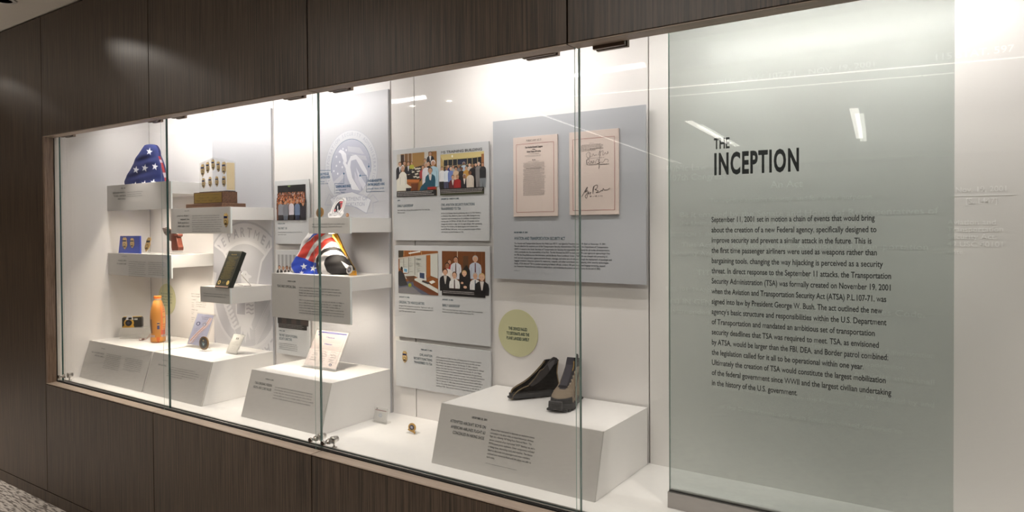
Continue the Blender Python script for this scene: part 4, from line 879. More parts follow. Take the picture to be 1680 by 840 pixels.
# engraved act on the right of the back wall: flat letters, whiter than the wall to paint light on their relief
ENG = mat('engraved_lit_white', (252, 250, 248), .12, spec=.9)
A = Art(PY(YB), .0009)
EN = [('PUBLIC LAW 107-71', 1160, 141.5, 1305, 124.7, 8.5), ('NOV. 19, 2001', 1325.7, 122, 1435, 109, 8.5), ('115 STAT. 597', 1531.5, 98.5, 1664, 86, 11), ('Public Law', 1093, 281, 1160, 279, 10), ('107th Congress', 1096, 296, 1191, 294, 10),
      ('An Act', 1264, 309, 1317, 305.5, 11), ('To improve aviation security, and for other purposes.', 1165, 331, 1433.5, 327, 7), ('Be it enacted by the Senate and House of Representatives of', 1115, 356, 1540, 351.6, 9), ('the United States of America in Congress assembled,', 1115, 368, 1405, 369, 7.5),
      ('SECTION 1. SHORT TITLE.', 1100, 387, 1225, 389, 6), ('This Act may be cited as the "Aviation and Transportation', 1118, 404, 1523, 411.7, 8), ('Security Act".', 1103, 418, 1175, 420, 7), ('TITLE I-AVIATION SECURITY', 1143, 451, 1360, 459, 9), ('SEC. 101. TRANSPORTATION SECURITY ADMINISTRATION.', 1092, 478, 1400, 488, 6),
      ('(a) IN GENERAL.-Chapter 1 of title 49, United States Code,', 1100, 497, 1517.5, 521, 8.5), ('is amended by adding at the end the following:', 1100, 512, 1400, 532, 7),
      ('Transportation Security Administration', 1330, 571, 1533, 587, 7.5), ('(a) In general.-The Transportation', 1290, 590, 1484, 604, 6.5), ('Administration shall', 1400, 618, 1533, 631, 8), ('be headed by and', 1420, 655, 1533, 668, 8), ('nominated for appointment by the President, by and', 1170, 641, 1440, 666, 5),
      ('of the Department, and each function vested referred to', 1180, 668, 1480, 713, 6.5),
      ('Nov. 19, 2001', 1567, 315, 1651, 314, 8.5), ('[S. 1447]', 1583.6, 334, 1636, 333, 8.5), ('Aviation and', 1554, 368, 1633.6, 369, 8), ('Transportation', 1554, 379.5, 1646, 380.5, 8), ('Security Act.', 1554, 391.5, 1635, 392.5, 8), ('49 USC 40101', 1554, 404, 1645, 405, 8), ('note.', 1554, 416.5, 1583, 417, 7)]
for s, u0, v0, u1, v1, h in EN: T(A, s, u0, v0, u1, v1, h, 0, (250, 248, 246))
a, b = A.pl.px(1554, 321.8); a2, _ = A.pl.px(1667, 320); A.rect(a, b-.001, a2, b+.001, (250, 248, 246))
A.build('engraved_lettering', ENG, case)['kind'] = 'stuff'

# ---------------------------------------------------------------- green glass title panel
YG = .27
gx0, gx1 = onY(1096.9, 400, YG)[0], onY(1565.2, 400, YG)[0]
tG = thing('glass_title_panel', 'tall green tinted glass panel headed THE INCEPTION, standing in a steel shoe', 'glass panel', ((gx0+gx1)/2, YG+.006, ZB))
m = M(); vs = [(x, y, z) for x in (gx0, gx1) for y in (YG, YG+.012) for z in (ZB+.03, 2.297)]
m.add(vs, [(0, 4, 5, 1), (2, 3, 7, 6)]); m.cur = 1; m.add(vs, [(0, 1, 3, 2), (4, 6, 7, 5), (0, 2, 6, 4), (1, 5, 7, 3)]); gl = m.build('glass_sheet', [GREENG, GEDGEL], tG)
m = M(); m.box(gx0-.001, gx1+.001, YG-.012, YG-.001, ZB+.0003, ZB+.049); m.box(gx0-.001, gx1+.001, YG+.013, YG+.024, ZB+.0003, ZB+.049); m.box(gx0-.001, gx1+.001, YG-.001, YG+.013, ZB+.0003, ZB+.029); m.build('base_shoe', STEEL, tG, bevel=.0006)
m = M(); m.box(gx0, gx1, YG-.0008, YG-.0002, ZB+.03, ZB+.052); m.build('seal_strip', DARK, tG)
A = Art(PY(YG-.0003), .0002)
T(A, 'THE', 1171.4, 244.3, 1197, 242.6, 17.3, 1, (22, 30, 32)); T(A, 'INCEPTION', 1171, 285.7, 1310.9, 279.5, 34.5, 4, (22, 30, 32)); A.done('heading', gl)
LI = ['September 11, 2001 set in motion a chain of events that would bring', 'about the creation of a new Federal agency, specifically designed to', 'improve security and prevent a similar attack in the future. This is', 'the first time passenger airliners were used as weapons rather than',
      'bargaining tools, changing the way hijacking is perceived as a security', 'threat. In direct response to the September 11 attacks, the Transportation', 'Security Administration (TSA) was formally created on November 19, 2001', 'when the Aviation and Transportation Security Act (ATSA) P.L.107-71, was',
      'signed into law by President George W. Bush. The act outlined the new', "agency's basic structure and responsibilities within the U.S. Department", 'of Transportation and mandated an ambitious set of transportation', 'security deadlines that TSA was required to meet. TSA, as envisioned',
      'by ATSA, would be larger than the FBI, DEA, and Border patrol combined;', 'the legislation called for it all to be operational within one year.', 'Ultimately the creation of TSA would constitute the largest mobilization', 'of the federal government since WWII and the largest civilian undertaking', 'in the history of the U.S. government.']
RX = (745, 753, 731, 755, 782, 818, 816, 797, 779, 798, 746, 764, 806, 697, 795, 820, 402)
A = Art(PY(YG-.0003), .0002)
_, bt = A.pl.px(1167.5, 364.5); _, bb = A.pl.px(1167.5, 631.5); al, _ = A.pl.px(1167.5, 500)
for k, (s, rx) in enumerate(zip(LI, RX)):
    ar, _ = A.pl.px(1160+rx/2.71, 450); A.text(s, al, bt+(bb-bt)*k/16, (bt-bb)/16*.52, ar-al, 'l', 3, (20, 28, 30))
A.done('lettering', gl)

# ---------------------------------------------------------------- folded flags
def inpoly(x, y, P):
    c = False; j = len(P)-1
    for i in range(len(P)):
        if (P[i][1] > y) != (P[j][1] > y) and x < (P[j][0]-P[i][0])*(y-P[i][1])/(P[j][1]-P[i][1])+P[i][0]: c = not c
        j = i
    return c
def star(x, y, r, rot=-90, sx=1.0): return [(x+sx*(r if k % 2 == 0 else r*.4)*math.cos(math.radians(rot+36*k)), y+(r if k % 2 == 0 else r*.4)*math.sin(math.radians(rot+36*k))) for k in range(10)]
def cloth_relief(name, y, L, R, thick, colfn, zmin, nu=210, nv=170, back=.03, mtl='cloth', wr=.0016, foot=True, rimc=(60, 60, 110)):
    pl = PY(y); Lc, Rc = curve(L, nv), curve(R, nv); V = []; m = M()
    for j in range(nv+1):
        for i in range(nu+1):
            s = i/nu; u = Lc[j][0]+(Rc[j][0]-Lc[j][0])*s; v = Lc[j][1]+(Rc[j][1]-Lc[j][1])*s
            a, b = pl.px(u, v); b = max(b, zmin); t = j/nv
            g = max(0, 1-abs(2*s-1)**3.2)**.5*min(1, (t*6)**.5+.15)*(1 if not foot else min(1, (1-t)*9+.62))
            w_ = wr*(math.sin(u*.16+v*.32)+.7*math.sin(u*.30-v*.10+2)+.5*math.sin(v*.55+u*.12))
            q3 = pl.at(a, b, thick*g+w_*g); V.append((*proj(q3), q3))
    W = nu+1; m.v = [tuple(p[2]) for p in V]
    for j in range(nv):
        for i in range(nu):
            q = (j*W+i, (j+1)*W+i, (j+1)*W+i+1, j*W+i+1); uc = sum(V[k][0] for k in q)/4; vc = sum(V[k][1] for k in q)/4
            m.col = lin(colfn(uc, vc, (i+.5)/nu, (j+.5)/nv)); m.face(q)
    # side and back
    rim = [j*W for j in range(nv+1)]+[nv*W+i for i in range(1, nu+1)]+[j*W+nu for j in range(nv-1, -1, -1)]+[i for i in range(nu-1, 0, -1)]
    o = len(m.v)
    for k in rim: p = m.v[k]; m.v.append((p[0], y+back, p[2]))
    n = len(rim); m.col = lin(rimc)
    for k in range(n): m.face((rim[k], rim[(k+1) % n], o+(k+1) % n, o+k))
    m.face([o+k for k in range(n)][::-1])
    return m
C6 = lambda x, y: (60+x/6, 200+y/6)
L = [C6(*p) for p in ((1150, 222), (1118, 236), (1082, 266), (1040, 312), (1000, 378), (960, 448), (905, 545), (884, 588), (888, 640), (890, 690))]
R = [C6(*p) for p in ((1152, 222), (1180, 234), (1204, 275), (1216, 330), (1236, 380), (1252, 430), (1275, 520), (1290, 585), (1292, 640), (1292, 690))]
st = [star(*C6(*p), 6.6, -80, .85) for p in ((1110, 293), (978, 472), (1065, 454), (1165, 440), (970, 625), (1062, 612), (1150, 598))]
def f1(u, v, s, t):
    if s > .985 and t > .35: return (150, 40, 48) if int(t*14) % 3 else (190, 180, 190)
    for q in st:
        if inpoly(u, v, q): return (236, 236, 240)
    return (36, 46, 98)
m = cloth_relief('flag', .43, L, R, .045, f1, 1.8205, wr=.0022, back=.008); tF1 = m.build('folded_flag', MATS['cloth'], None, True, loc=(-3.95, .43, 1.8205)); tag(tF1, 'blue flag folded in a triangle with white stars, on the top left shelf', 'flag')
C7 = lambda x, y: (470+x/7.638, 360+y/7.638)
L = [C7(*p) for p in ((400, 95), (355, 165), (290, 235), (238, 330), (196, 420), (148, 492), (104, 552), (90, 610), (104, 642), (150, 668))]
R = [C7(*p) for p in ((560, 95), (620, 165), (662, 240), (700, 330), (742, 415), (784, 500), (826, 572), (858, 625), (846, 668), (770, 692))]
pats = [([(230, 300), (285, 240), (345, 170), (400, 165), (390, 190), (330, 215), (280, 255)], (34, 66, 160)),
        ([(300, 262), (345, 205), (400, 180), (440, 100), (560, 90), (500, 172), (400, 245), (340, 310), (290, 390), (238, 492), (130, 470), (200, 345), (250, 290)], (196, 66, 56)),
        ([(600, 230), (560, 222), (480, 250), (380, 340), (310, 430), (272, 508), (290, 530), (348, 545), (366, 480), (430, 385), (500, 312), (560, 280), (645, 288), (640, 250)], (190, 62, 54)),
        ([(366, 580), (372, 490), (410, 420), (470, 370), (540, 346), (610, 342), (680, 368), (760, 450), (735, 455), (690, 412), (620, 384), (550, 386), (470, 418), (416, 470), (398, 550), (412, 620), (450, 680), (390, 680)], (28, 26, 28)),
        ([(470, 560), (474, 520), (500, 476), (560, 444), (630, 436), (710, 452), (790, 505), (900, 650), (720, 720), (580, 700), (505, 650)], (26, 24, 26)),
        ([(685, 520), (800, 588), (850, 640), (820, 648), (740, 606)], (215, 212, 215)),
        ([(60, 440), (180, 476), (230, 488), (290, 522), (372, 545), (368, 600), (398, 690), (180, 690), (100, 670), (60, 600), (60, 540), (60, 490)], (38, 66, 170)),
        ([(560, 160), (600, 150), (700, 220), (740, 315), (790, 450), (738, 445), (690, 372), (640, 300), (590, 215)], (206, 150, 40))]
pats = [([C7(*q) for q in P], c) for P, c in pats]
st2 = [star(*C7(218, 590), 6, -95), star(*C7(335, 614), 6, -80), star(*C7(190, 668), 4, -90)]
def f2(u, v, s, t):
    c = (206, 203, 204)
    for P, q in pats:
        if inpoly(u, v, P): c = q
    for q in st2:
        if inpoly(u, v, q): c = (240, 240, 240)
    return c
m = cloth_relief('flag', .465, L, R, .07, f2, 1.3415, 270, 200, .006, wr=.002, rimc=(150, 116, 60)); tF2 = m.build('folded_flag', MATS['cloth'], None, True, loc=(-2.55, .465, 1.3415)); tag(tF2, 'red and white striped flag folded over a black and grey emblem, with gold fringe', 'flag')
m = M(); rr = random.Random(8); GOLD = (206, 152, 44)
for k in range(60):
    u, v = C7(800+rr.uniform(0, 75), 640+rr.uniform(0, 48)); x, y, z = onY(u, v, .415); m.tube([(x, y, max(z, 1.343)), (x+rr.uniform(-.01, .012), y-.004, 1.3432)], .0012, 4, GOLD)
for k in range(70):
    t = k/69; u, v = C7(575+(755-575)*t, 175+(440-175)*t+8); x, y, z = onY(u, v, .415); m.tube([(x, y, z), (x+.006, y-.003, z-.012), (x+.009, y, z-.018)], .0013, 4, (200+rr.randint(-20, 20), 150, 45))
m.build('gold_fringe', MATS['cloth'], tF2)['kind'] = 'stuff'

# ---------------------------------------------------------------- leaning plates
def plate(BL, BR, TL, z0, name, label, cat, thick, col, mtl, off=0, TRx=None):
    """bottom corners rest on height z0; the top-left corner gives the lean"""
    b0, b1 = onZ(*BL, z0), onZ(*BR, z0); y = (b0[1]+b1[1])/2
    b0 = onY(*BL, y); b1 = onY(*BR, y); x0, x1 = b0[0], b1[0]
    d = ray(*TL); t = (x0-CAM[0])/d[0]; ty, tz = CAM[1]+t*d[1], CAM[2]+t*d[2]
    ez = Vector((0, ty-y, tz-z0)); H = ez.length; pl = Pl((x0, y, z0+.0006), (1, 0, 0), ez)
    root = thing(name, label, cat, ((x0+x1)/2, y, z0))
    m = M(); m.obox(pl.at(0, 0, -thick), pl.ex*(x1-x0), pl.ez*H, pl.n*thick, col); m.build('plate', MATS[mtl] if isinstance(mtl, str) else mtl, root, bevel=.0006)
    return root, pl, x1-x0, H
# signed certificate
t, pl, W, H = plate((496, 602.3), (550.4, 609.5), (519.9, 539.0), ZP, 'certificate', 'signed cream certificate in clear acrylic, leaning on the mission plinth', 'certificate', .008, None, CLEAR)
m = M(); m.obox(pl.at(.006, .012, -.002), pl.ex*(W-.012), pl.ez*(H-.018), pl.n*.001); pp = m.build('paper', mat('cert_paper', (206, 192, 190), .5), t)
m = M(); x0 = pl.O.x; m.box(x0, x0+W, pl.O.y-.012, pl.O.y+.06, ZP+.0003, ZP+.004); m.build('stand', CLEAR, t)
A = Art(pl, -.0008); A.T = lambda x, y: (.006+(W-.012)*x, .012+(H-.018)*(1-y)); NV = (38, 46, 140)
A.rect(.06, .03, .96, .065, NV); A.rect(.36, .02, .66, .075, (110, 110, 170))
def ut(s, x, y, h, w_, b=1, col=NV, al='c'):    # text in unit frame
    T0 = A.T; A.T = None; q = T0(x, y); A.text(s, q[0], q[1], h*H, w_*W, al, b, col); A.T = T0
def ug(x, y, w_, h=.012, col=(80, 80, 96)):
    T0 = A.T; A.T = None; q = T0(x, y); A.greek(q[0], q[1], w_*W, h*H, col); A.T = T0
ut('Mission', .5, .2, .04, .26); ut('Vision', .5, .385, .04, .24); ug(.36, .1, .3, .008)
for y, x, w_ in ((.24, .22, .6), (.275, .2, .64), (.31, .2, .64), (.43, .18, .66), (.465, .18, .68), (.5, .2, .56)): ug(x, y, w_, .012)
A.ell(.12, .13, .03, .022, NV)
rr = random.Random(11)
for r in range(5):
    for cc in range(3):
        x, y = .14+cc*.28+rr.uniform(-.02, .02), .58+r*.065; p = [(x, y)]
        for k in range(9): x += .02; p.append((x, y+rr.uniform(-.025, .015)))
        A.line(p, .009, (26, 24, 30)); 
        if cc == 1 or r % 2: ug(.14+cc*.28, y+.02, .14, .010, (40, 38, 46))
for y in (.88, .91, .94): ug(.34, y, .3, .011, (40, 40, 50))
A.ell(.8, .91, .045, .035, (50, 50, 80)); A.ell(.8, .91, .025, .02, (190, 185, 190))
for k in range(26): A.rect(.035, .16+k*.028, .045, .172+k*.028, (96, 96, 110)); A.rect(.945, .16+k*.028, .955, .172+k*.028, (96, 96, 110))
A.T = None; A.done('certificate_print', pp)
# lilac certificate
t, pl, W, H = plate((305, 568.4), (333.3, 572.5), (324, 512.6), ZP, 'certificate', 'lilac certificate in clear acrylic with two round seals, leaning behind the medallion', 'certificate', .008, None, CLEAR)
m = M(); m.obox(pl.at(.005, .014, -.002), pl.ex*(W-.01), pl.ez*(H-.02), pl.n*.001); pp = m.build('paper', mat('lilac_paper', (158, 160, 188), .5), t)
m = M(); m.box(pl.O.x, pl.O.x+W, pl.O.y-.012, pl.O.y+.05, ZP+.0003, ZP+.004); m.build('stand', CLEAR, t)
A = Art(pl, -.0008); A.T = lambda x, y: (.005+(W-.01)*x, .014+(H-.02)*(1-y))
A.poly([(.78, .08), (.98, .12), (.9, .3), (.6, .5), (.35, .75), (.15, .98), (.02, .98), (.1, .8), (.4, .52), (.7, .28)], (205, 190, 200)); A.line([(.85, .1), (.72, .34), (.4, .6), (.1, .9)], .05, (190, 140, 120)); A.line([(.95, .1), (.8, .38), (.5, .62), (.25, .95)], .03, (196, 150, 126))
for (x, c_) in ((.24, (34, 40, 92)), (.62, (150, 146, 156))): A.ell(x, .32, .13, .065, c_); A.ell(x, .32, .08, .04, (120, 124, 160)); A.poly([(x-.03, .35), (x, .29), (x+.03, .35)], (230, 230, 235))
ug(.32, .11, .5, .03, (40, 36, 46)); ug(.4, .17, .3, .035, (40, 36, 46))
for k in range(8): ug(.12+.02*(k % 3), .5+.055*k, .62-.05*(k % 3), .016, (96, 80, 100))
A.T = None; A.done('certificate_print', pp)
# small white sign
t, pl, W, H = plate((369.3, 579), (387.6, 583.4), (383.5, 546.8), ZP, 'small_sign', 'small white acrylic sign with two dark tower bars, right of the medallion', 'sign', .006, None, CLEAR)
m = M(); m.obox(pl.at(.003, .006, -.0015), pl.ex*(W-.006), pl.ez*(H-.01), pl.n*.001); pp = m.build('card', mat('card_white', (214, 211, 208), .5), t)
m = M(); m.tube([(pl.O.x+W*.5, pl.O.y+.02, ZP+.002), (pl.O.x+W*.9, pl.O.y+.05, ZP+.002), (pl.O.x+W*1.0, pl.O.y+.0, ZP+.003)], .002, 6); m.build('stand', CLEAR, t)
A = Art(pl, -.0004); A.T = lambda x, y: (.003+(W-.006)*x, .006+(H-.01)*(1-y))
A.rect(.4, .16, .48, .27, (50, 48, 50)); A.rect(.54, .16, .62, .27, (50, 48, 50))
for y, x, w_ in ((.37, .3, .36), (.43, .38, .2), (.52, .2, .6), (.57, .22, .55), (.66, .36, .24), (.71, .36, .24), (.78, .3, .4), (.86, .3, .4)): ug(x, y, w_, .02, (100, 98, 98))
for q in (((.06, .05), (.94, .05), (.94, .95), (.06, .95), (.06, .05)),): A.line(q, .01, (150, 148, 148))
A.T = None; A.done('card_print', pp)
# clear card on the case floor
t, pl, W, H = plate((612, 693), (633.5, 695.5), (614.5, 667.3), ZB, 'small_sign', 'little clear acrylic card with a dark red line, on the case floor', 'sign', .004, None, CLEAR)
m = M(); m.box(pl.O.x, pl.O.x+W, pl.O.y-.006, pl.O.y+.03, ZB+.0003, ZB+.008); m.build('stand', CLEAR, t)
m = M(); m.obox(pl.at(.004, .006, -.0014), pl.ex*(W-.008), pl.ez*(H-.008), pl.n*.0008); pp = m.build('card', mat('card_grey', (214, 212, 210), .5), t)
A = Art(pl, -.0005); A.T = lambda x, y: (.004+(W-.008)*x, .006+(H-.008)*(1-y))
A.rect(.03, .14, .97, .19, (120, 50, 56)); A.ell(.18, .06, .05, .04, (30, 30, 34)); ug(.3, .09, .5, .05, (190, 190, 192)); A.ring(.5, .52, .1, .15, (176, 186, 204), n=20); A.ell(.5, .52, .06, .06, (196, 202, 214))
A.T = None; A.done('card_print', pp)
# black plaque
t, pl, W, H = plate((352.3, 471.4), (374.6, 473.4), (375.6, 411.8), 1.253, 'award_plaque', 'black plaque with gold engraved lines leaning on a wire easel', 'plaque', .026, (26, 34, 30), 'plastic')
A = Art(pl, .0004); A.T = lambda x, y: (W*x, H*(1-y)); GD = (176, 150, 84); A.line([(.05, .03), (.95, .03), (.95, .93), (.05, .93), (.05, .03)], .012, (90, 84, 56))
ut('CERTIFICATE', .5, .115, .035, .42, 1, GD) if False else ug(.3, .115, .4, .035, (200, 170, 96))
rr = random.Random(6); y = .17
while y < .78:
    w_ = rr.uniform(.45, .82); ug(.5-w_/2, y, w_, .016, GD); y += .026
A.ell(.2, .86, .1, .055, (206, 174, 100)); A.ell(.2, .86, .05, .03, (60, 54, 36)); A.ell(.82, .86, .1, .06, (206, 174, 100)); ug(.38, .85, .24, .02, GD); ug(.4, .88, .2, .02, GD); A.rect(.0, .955, .95, .985, (170, 140, 124))
A.T = None; A.done('gold_print', t)
plq = pl; plw = W
t = thing('wire_easel', 'bent chrome wire easel holding up the black plaque', 'easel', (-3.22, .46, 1.253))
m = M(); O = plq.at(plw*.9, 0, -.03); x0, y0 = O.x, O.y; p = plq.at(plw*.9, .12, -.028)
m.tube([p, (x0+.02, y0+.05, 1.31), (x0+.035, y0+.085, 1.262), (x0+.02, y0+.10, 1.256), (x0-.02, y0+.085, 1.256), (x0-.05, y0+.10, 1.256), (x0-.075, y0+.085, 1.262), (x0-.05, y0+.06, 1.30), plq.at(plw*.3, .12, -.028)], .0016, 8)
m.tube([plq.at(plw*.3, .1, -.028), plq.at(plw*.3, .004, -.028)], .0015, 6); m.tube([plq.at(plw*.9, .1, -.028), plq.at(plw*.9, .004, -.028)], .0015, 6); m.build('wire', CHROME, t, True)

# ---------------------------------------------------------------- badge trophy
yb = .39; zt0 = 1.6678
xa, xb = onY(317.6, 325, yb)[0], onY(365.4, 325, yb)[0]
def backy(u, x): d = ray(u, 325); t = (x-CAM[0])/d[0]; return CAM[1]+t*d[1]
yk = min(backy(389.6, xb), .56)
zc0 = onY(365.4, 333, yb)[2]; zc1 = onY(365.4, 313.6, yb)[2]
t = thing('badge_trophy', 'walnut trophy with a clear block of nine gold badges, on the upper middle shelf', 'trophy', ((xa+xb)/2, (yb+yk)/2, zt0))
WN = wood_mat('walnut', (74, 50, 38), (126, 92, 70), (6, 120, 120), .35)
m = M(); m.box(xa-.035, xb+.03, yb-.025, min(yk+.03, .592), zt0, zc0+.0); m.build('wood_foot', WN, t, bevel=.003)
m = M(); m.box(xa, xb, yb, yk, zc0+.0004, zc1); m.build('wood_base', WN, t, bevel=.002)
m = M(); pl = PY(yb); a0, b0 = pl.px(320, 333.5); a1, b1 = pl.px(363.5, 315.5); m.box(a0, a1, yb-.003, yb-.0002, b0, b1); nm = m.build('name_plate', mat('gold_plate', (168, 140, 78), .4, .7), t)
A = Art(PY(yb-.003)); cg = lambda x, y: (300+x/4.667, 220+y/4.667); BK = (50, 40, 24)
for x0, x1, y in ((108, 280, 467), (120, 172, 492), (135, 160, 499), (183, 203, 488), (222, 265, 490), (232, 250, 497), (104, 132, 513), (108, 128, 520), (145, 182, 513), (198, 235, 510), (204, 226, 516), (250, 288, 508)): G(A, *cg(x0, y), *cg(x1, y-.4), 1.5, BK)
A.done('plate_lettering', nm)
ya = yb+.02; pl = PY(ya); pts = [pl.px(327.2, 312), pl.px(371, 310.2), pl.px(371, 264.4), pl.px(349.7, 258.4), pl.px(327.2, 268)]
zc = zc1+.004; pts[0] = (pts[0][0], zc); pts[1] = (pts[1][0], zc); dy = .055
m = M(); m.box(pts[0][0], pts[1][0], ya-.001, ya+dy+.001, zc1+.0003, zc-.0003); m.build('black_base', DARK, t)
m = M(); m.prism(pl, pts, -dy, 0); m.build('acrylic_block', CLEAR, t)
m = M(); m.box(pts[1][0]-.0015, pts[1][0]-.0005, ya+.004, ya+dy-.004, zc+.004, pts[2][1]-.006); m.build('painted_edge_glow', mat('edge_glow_tan', (225, 205, 165), .1), t)  # tan plate inside the block paints the reflected glow of its side
cb = lambda x, y: (300+x/4.667, 220+y/4.667)
for x, y, h in ((153, 278, 96), (192, 256, 86), (233, 235, 84), (273, 249, 82), (316, 260, 98), (160, 376, 80), (210, 367, 80), (262, 363, 80), (316, 362, 82)):
    u, v = cb(x, y); p2 = PY(ya+.012); a, b = p2.px(u, v); b0 = p2.px(u, v-h/4.667/2)[1]; b1 = p2.px(u, v+h/4.667/2)[1]; bm = badge_mesh(p2, a, b, b0-b1)
    cxs = a; bm.v = [(cxs+(p[0]-cxs)*.98, p[1], p[2]) for p in bm.v]; bm.build('badge', MATS['brass'], t)

# ---------------------------------------------------------------- lower left shelf: badge card, badge, pistol
zc_ = 1.4134
pl = PY(.378); q = [pl.px(*p) for p in ((194.3, 414.5), (229.8, 414.8), (229.3, 387), (197.2, 387.2))]; q[0] = (q[0][0], zc_+.0005); q[1] = (q[1][0], zc_+.0005)
t = thing('badge_card', 'royal blue display card with two gold badges, on the lower left shelf', 'display card', ((q[0][0]+q[1][0])/2, .38, zc_))
m = M(); m.prism(pl, q, -.008, 0, (34, 66, 170)); m.build('card', MATS['plastic'], t)
for u, v, h in ((205.3, 399.2, 20), (217.5, 398.8, 16.5)):
    a, b = pl.px(u, v); b0 = pl.px(u, v-h/2)[1]; b1 = pl.px(u, v+h/2)[1]; bm = badge_mesh(pl, a, b, b0-b1, .001, 0, (40, 46, 70)); bm.v = [(a+(p[0]-a)*1.35, p[1], p[2]) for p in bm.v]; bm.build('badge', MATS['brass'], t)
pl = PY(.39); a, b = pl.px(242.8, 401); b0 = pl.px(243, 389)[1]; b1 = pl.px(243, 413)[1]
t = thing('standing_badge', 'single gold badge tilted on a clear foot, between the blue card and the pistol', 'badge', (a, .39, zc_))
bm = badge_mesh(pl, a, b, (b0-b1), 0, .42, (30, 34, 44)); bm.v = [(a+(p[0]-a)*1.15, p[1], p[2]) for p in bm.v]; bm.build('badge_body', MATS['brass'], t)
m = M(); m.box(a-.03, a+.03, .380, .42, zc_+.0003, zc_+.003); m.obox((a-.012, .394, zc_+.003), (.02, 0, 0), (0, .004, 0), (.012, 0, .05)); m.build('foot', CLEAR, t)
cp = lambda x, y: (255+x/14, 365+y/14)
pl = PY(.40)
t = thing('pistol', 'red-brown handled pistol on a clear stand, right end of the lower left shelf', 'pistol', (pl.px(282, 415)[0], .42, zc_))
P = lambda pts: [pl.px(*cp(*p)) for p in pts]
m = M(); m.prism(pl, P([(155, 132), (175, 122), (200, 128), (340, 152), (388, 190), (392, 262), (370, 430), (345, 432), (290, 392), (266, 312), (232, 292), (192, 246)]), -.022, 0, (110, 90, 82))
m.prism(pl, P([(196, 112), (222, 112), (222, 130), (196, 130)]), -.014, -.008, (60, 50, 46)); m.prism(pl, P([(310, 172), (345, 186), (338, 262), (308, 240)]), -.001, .0012, (36, 36, 40)); m.prism(pl, P([(205, 210), (240, 222), (232, 252), (200, 240)]), -.001, .0012, (60, 48, 44)); m.prism(pl, P([(245, 150), (282, 150), (282, 168), (245, 168)]), -.001, .0012, (52, 42, 40)); m.prism(pl, P([(272, 318), (300, 312), (298, 372), (282, 366)]), -.001, .0014, (50, 34, 30)); m.build('slide', MATS['plastic'], t, bevel=.0012)
m = M(); m.prism(pl, P([(372, 268), (520, 262), (532, 290), (520, 322), (494, 344), (512, 430), (528, 520), (548, 570), (540, 642), (392, 644), (378, 560), (376, 400)]), -.026, .004, (96, 48, 36)); m.prism(pl, P([(450, 288), (500, 278), (512, 304), (470, 316)]), .004, .006, (134, 70, 54)); m.build('grip', MATS['plastic'], t, bevel=.002)
m = M(); m.prism(pl, P([(392, 640), (550, 640), (550, 690), (392, 690)]), -.02, .0); m.prism(pl, P([(215, 300), (262, 300), (262, 688), (215, 688)]), -.014, -.010); ax, _ = pl.px(*cp(180, 690)); bx_, _ = pl.px(*cp(600, 690)); m.box(ax, bx_, .385, .44, zc_+.0003, zc_+.003); m.build('stand', CLEAR, t)

# ---------------------------------------------------------------- leftmost plinth: camera, riser, wire, bottle
t = thing('acrylic_riser', 'clear acrylic block under the black and yellow camera', 'riser', (-4.21, .44, ZP))
e = Vector((math.cos(.6), math.sin(.6), 0)); nrm = Vector((e.y, -e.x, 0)); ctr = Vector(onY(221, 548, .42)); ctr.z = ZP
zr = onY(218, 536.5, .42)[2]
m = M(); m.obox(ctr-e*.075+nrm*.03+Vector((0, 0, .0004)), e*.15, -nrm*.07, (0, 0, zr-ZP-.0008)); m.build('block', HAZY, t, bevel=.001)
t = thing('compact_camera', 'small black disposable camera with a yellow ring, on a clear block', 'camera', (ctr.x, ctr.y, zr))
cc = Vector(onY(218, 536.5, .42)); cc.z = zr; e = Vector((math.cos(.75), math.sin(.75), 0)); nrm = Vector((e.y, -e.x, 0)); Wc = .112; Hc = .062
pc = Pl(cc-e*Wc/2+nrm*.014, e, (0, 0, 1))
m = M(); m.prism(pc, [(0, .004), (.004, 0), (Wc-.004, 0), (Wc, .004), (Wc, Hc-.006), (Wc-.006, Hc), (.006, Hc), (0, Hc-.006)], -.028, 0, (44, 42, 40)); m.build('camera_body', MATS['plastic'], t, bevel=.0015)
def circ(x, y, r, n=28): return [(x+r*math.cos(2*math.pi*k/n), y+r*math.sin(2*math.pi*k/n)) for k in range(n)]
m = M(); m.prism(pc, circ(.040, .027, .0275), .0002, .003, (206, 160, 66)); m.prism(pc, [(.0, -.0), (.07, 0), (.066, .012), (.012, .012)], .0002, .0012, (206, 160, 66)); m.build('yellow_ring', MATS['plastic'], t)
m = M(); m.prism(pc, circ(.040, .028, .018), .003, .010, (34, 32, 32)); m.prism(pc, circ(.040, .028, .008), .010, .0105, (70, 70, 84)); m.build('lens', MATS['plastic'], t)
m = M(); m.prism(pc, [(.022, .046), (.066, .046), (.058, .068), (.03, .068)], .0002, .004, (205, 205, 208)); m.prism(pc, [(.038, .048), (.056, .048), (.056, .06), (.038, .06)], .004, .0055, (24, 24, 28)); m.prism(pc, [(.07, .044), (.088, .044), (.088, .054), (.07, .054)], .0002, .0012, (190, 188, 184)); m.build('viewfinder', MATS['plastic'], t)
m = M(); m.prism(pc, [(.006, Hc), (Wc-.006, Hc), (Wc-.008, Hc+.003), (.008, Hc+.003)], -.024, -.003, (216, 178, 90)); m.build('top_trim', MATS['plastic'], t)
bxy = (-3.954, .421); fac = .000379
t = thing('drink_bottle', 'tall orange drink bottle with an orange cap, on the leftmost plinth', 'bottle', (bxy[0], bxy[1], ZP))
prof = curve([(0.030, 0), (.0385, 12), (.0413, 45), (.0400, 95), (.038, 140), (.0385, 180), (.0405, 250), (.0415, 350), (.0400, 440), (.0355, 520), (.0292, 585), (.0225, 630), (.0195, 650)], 64)
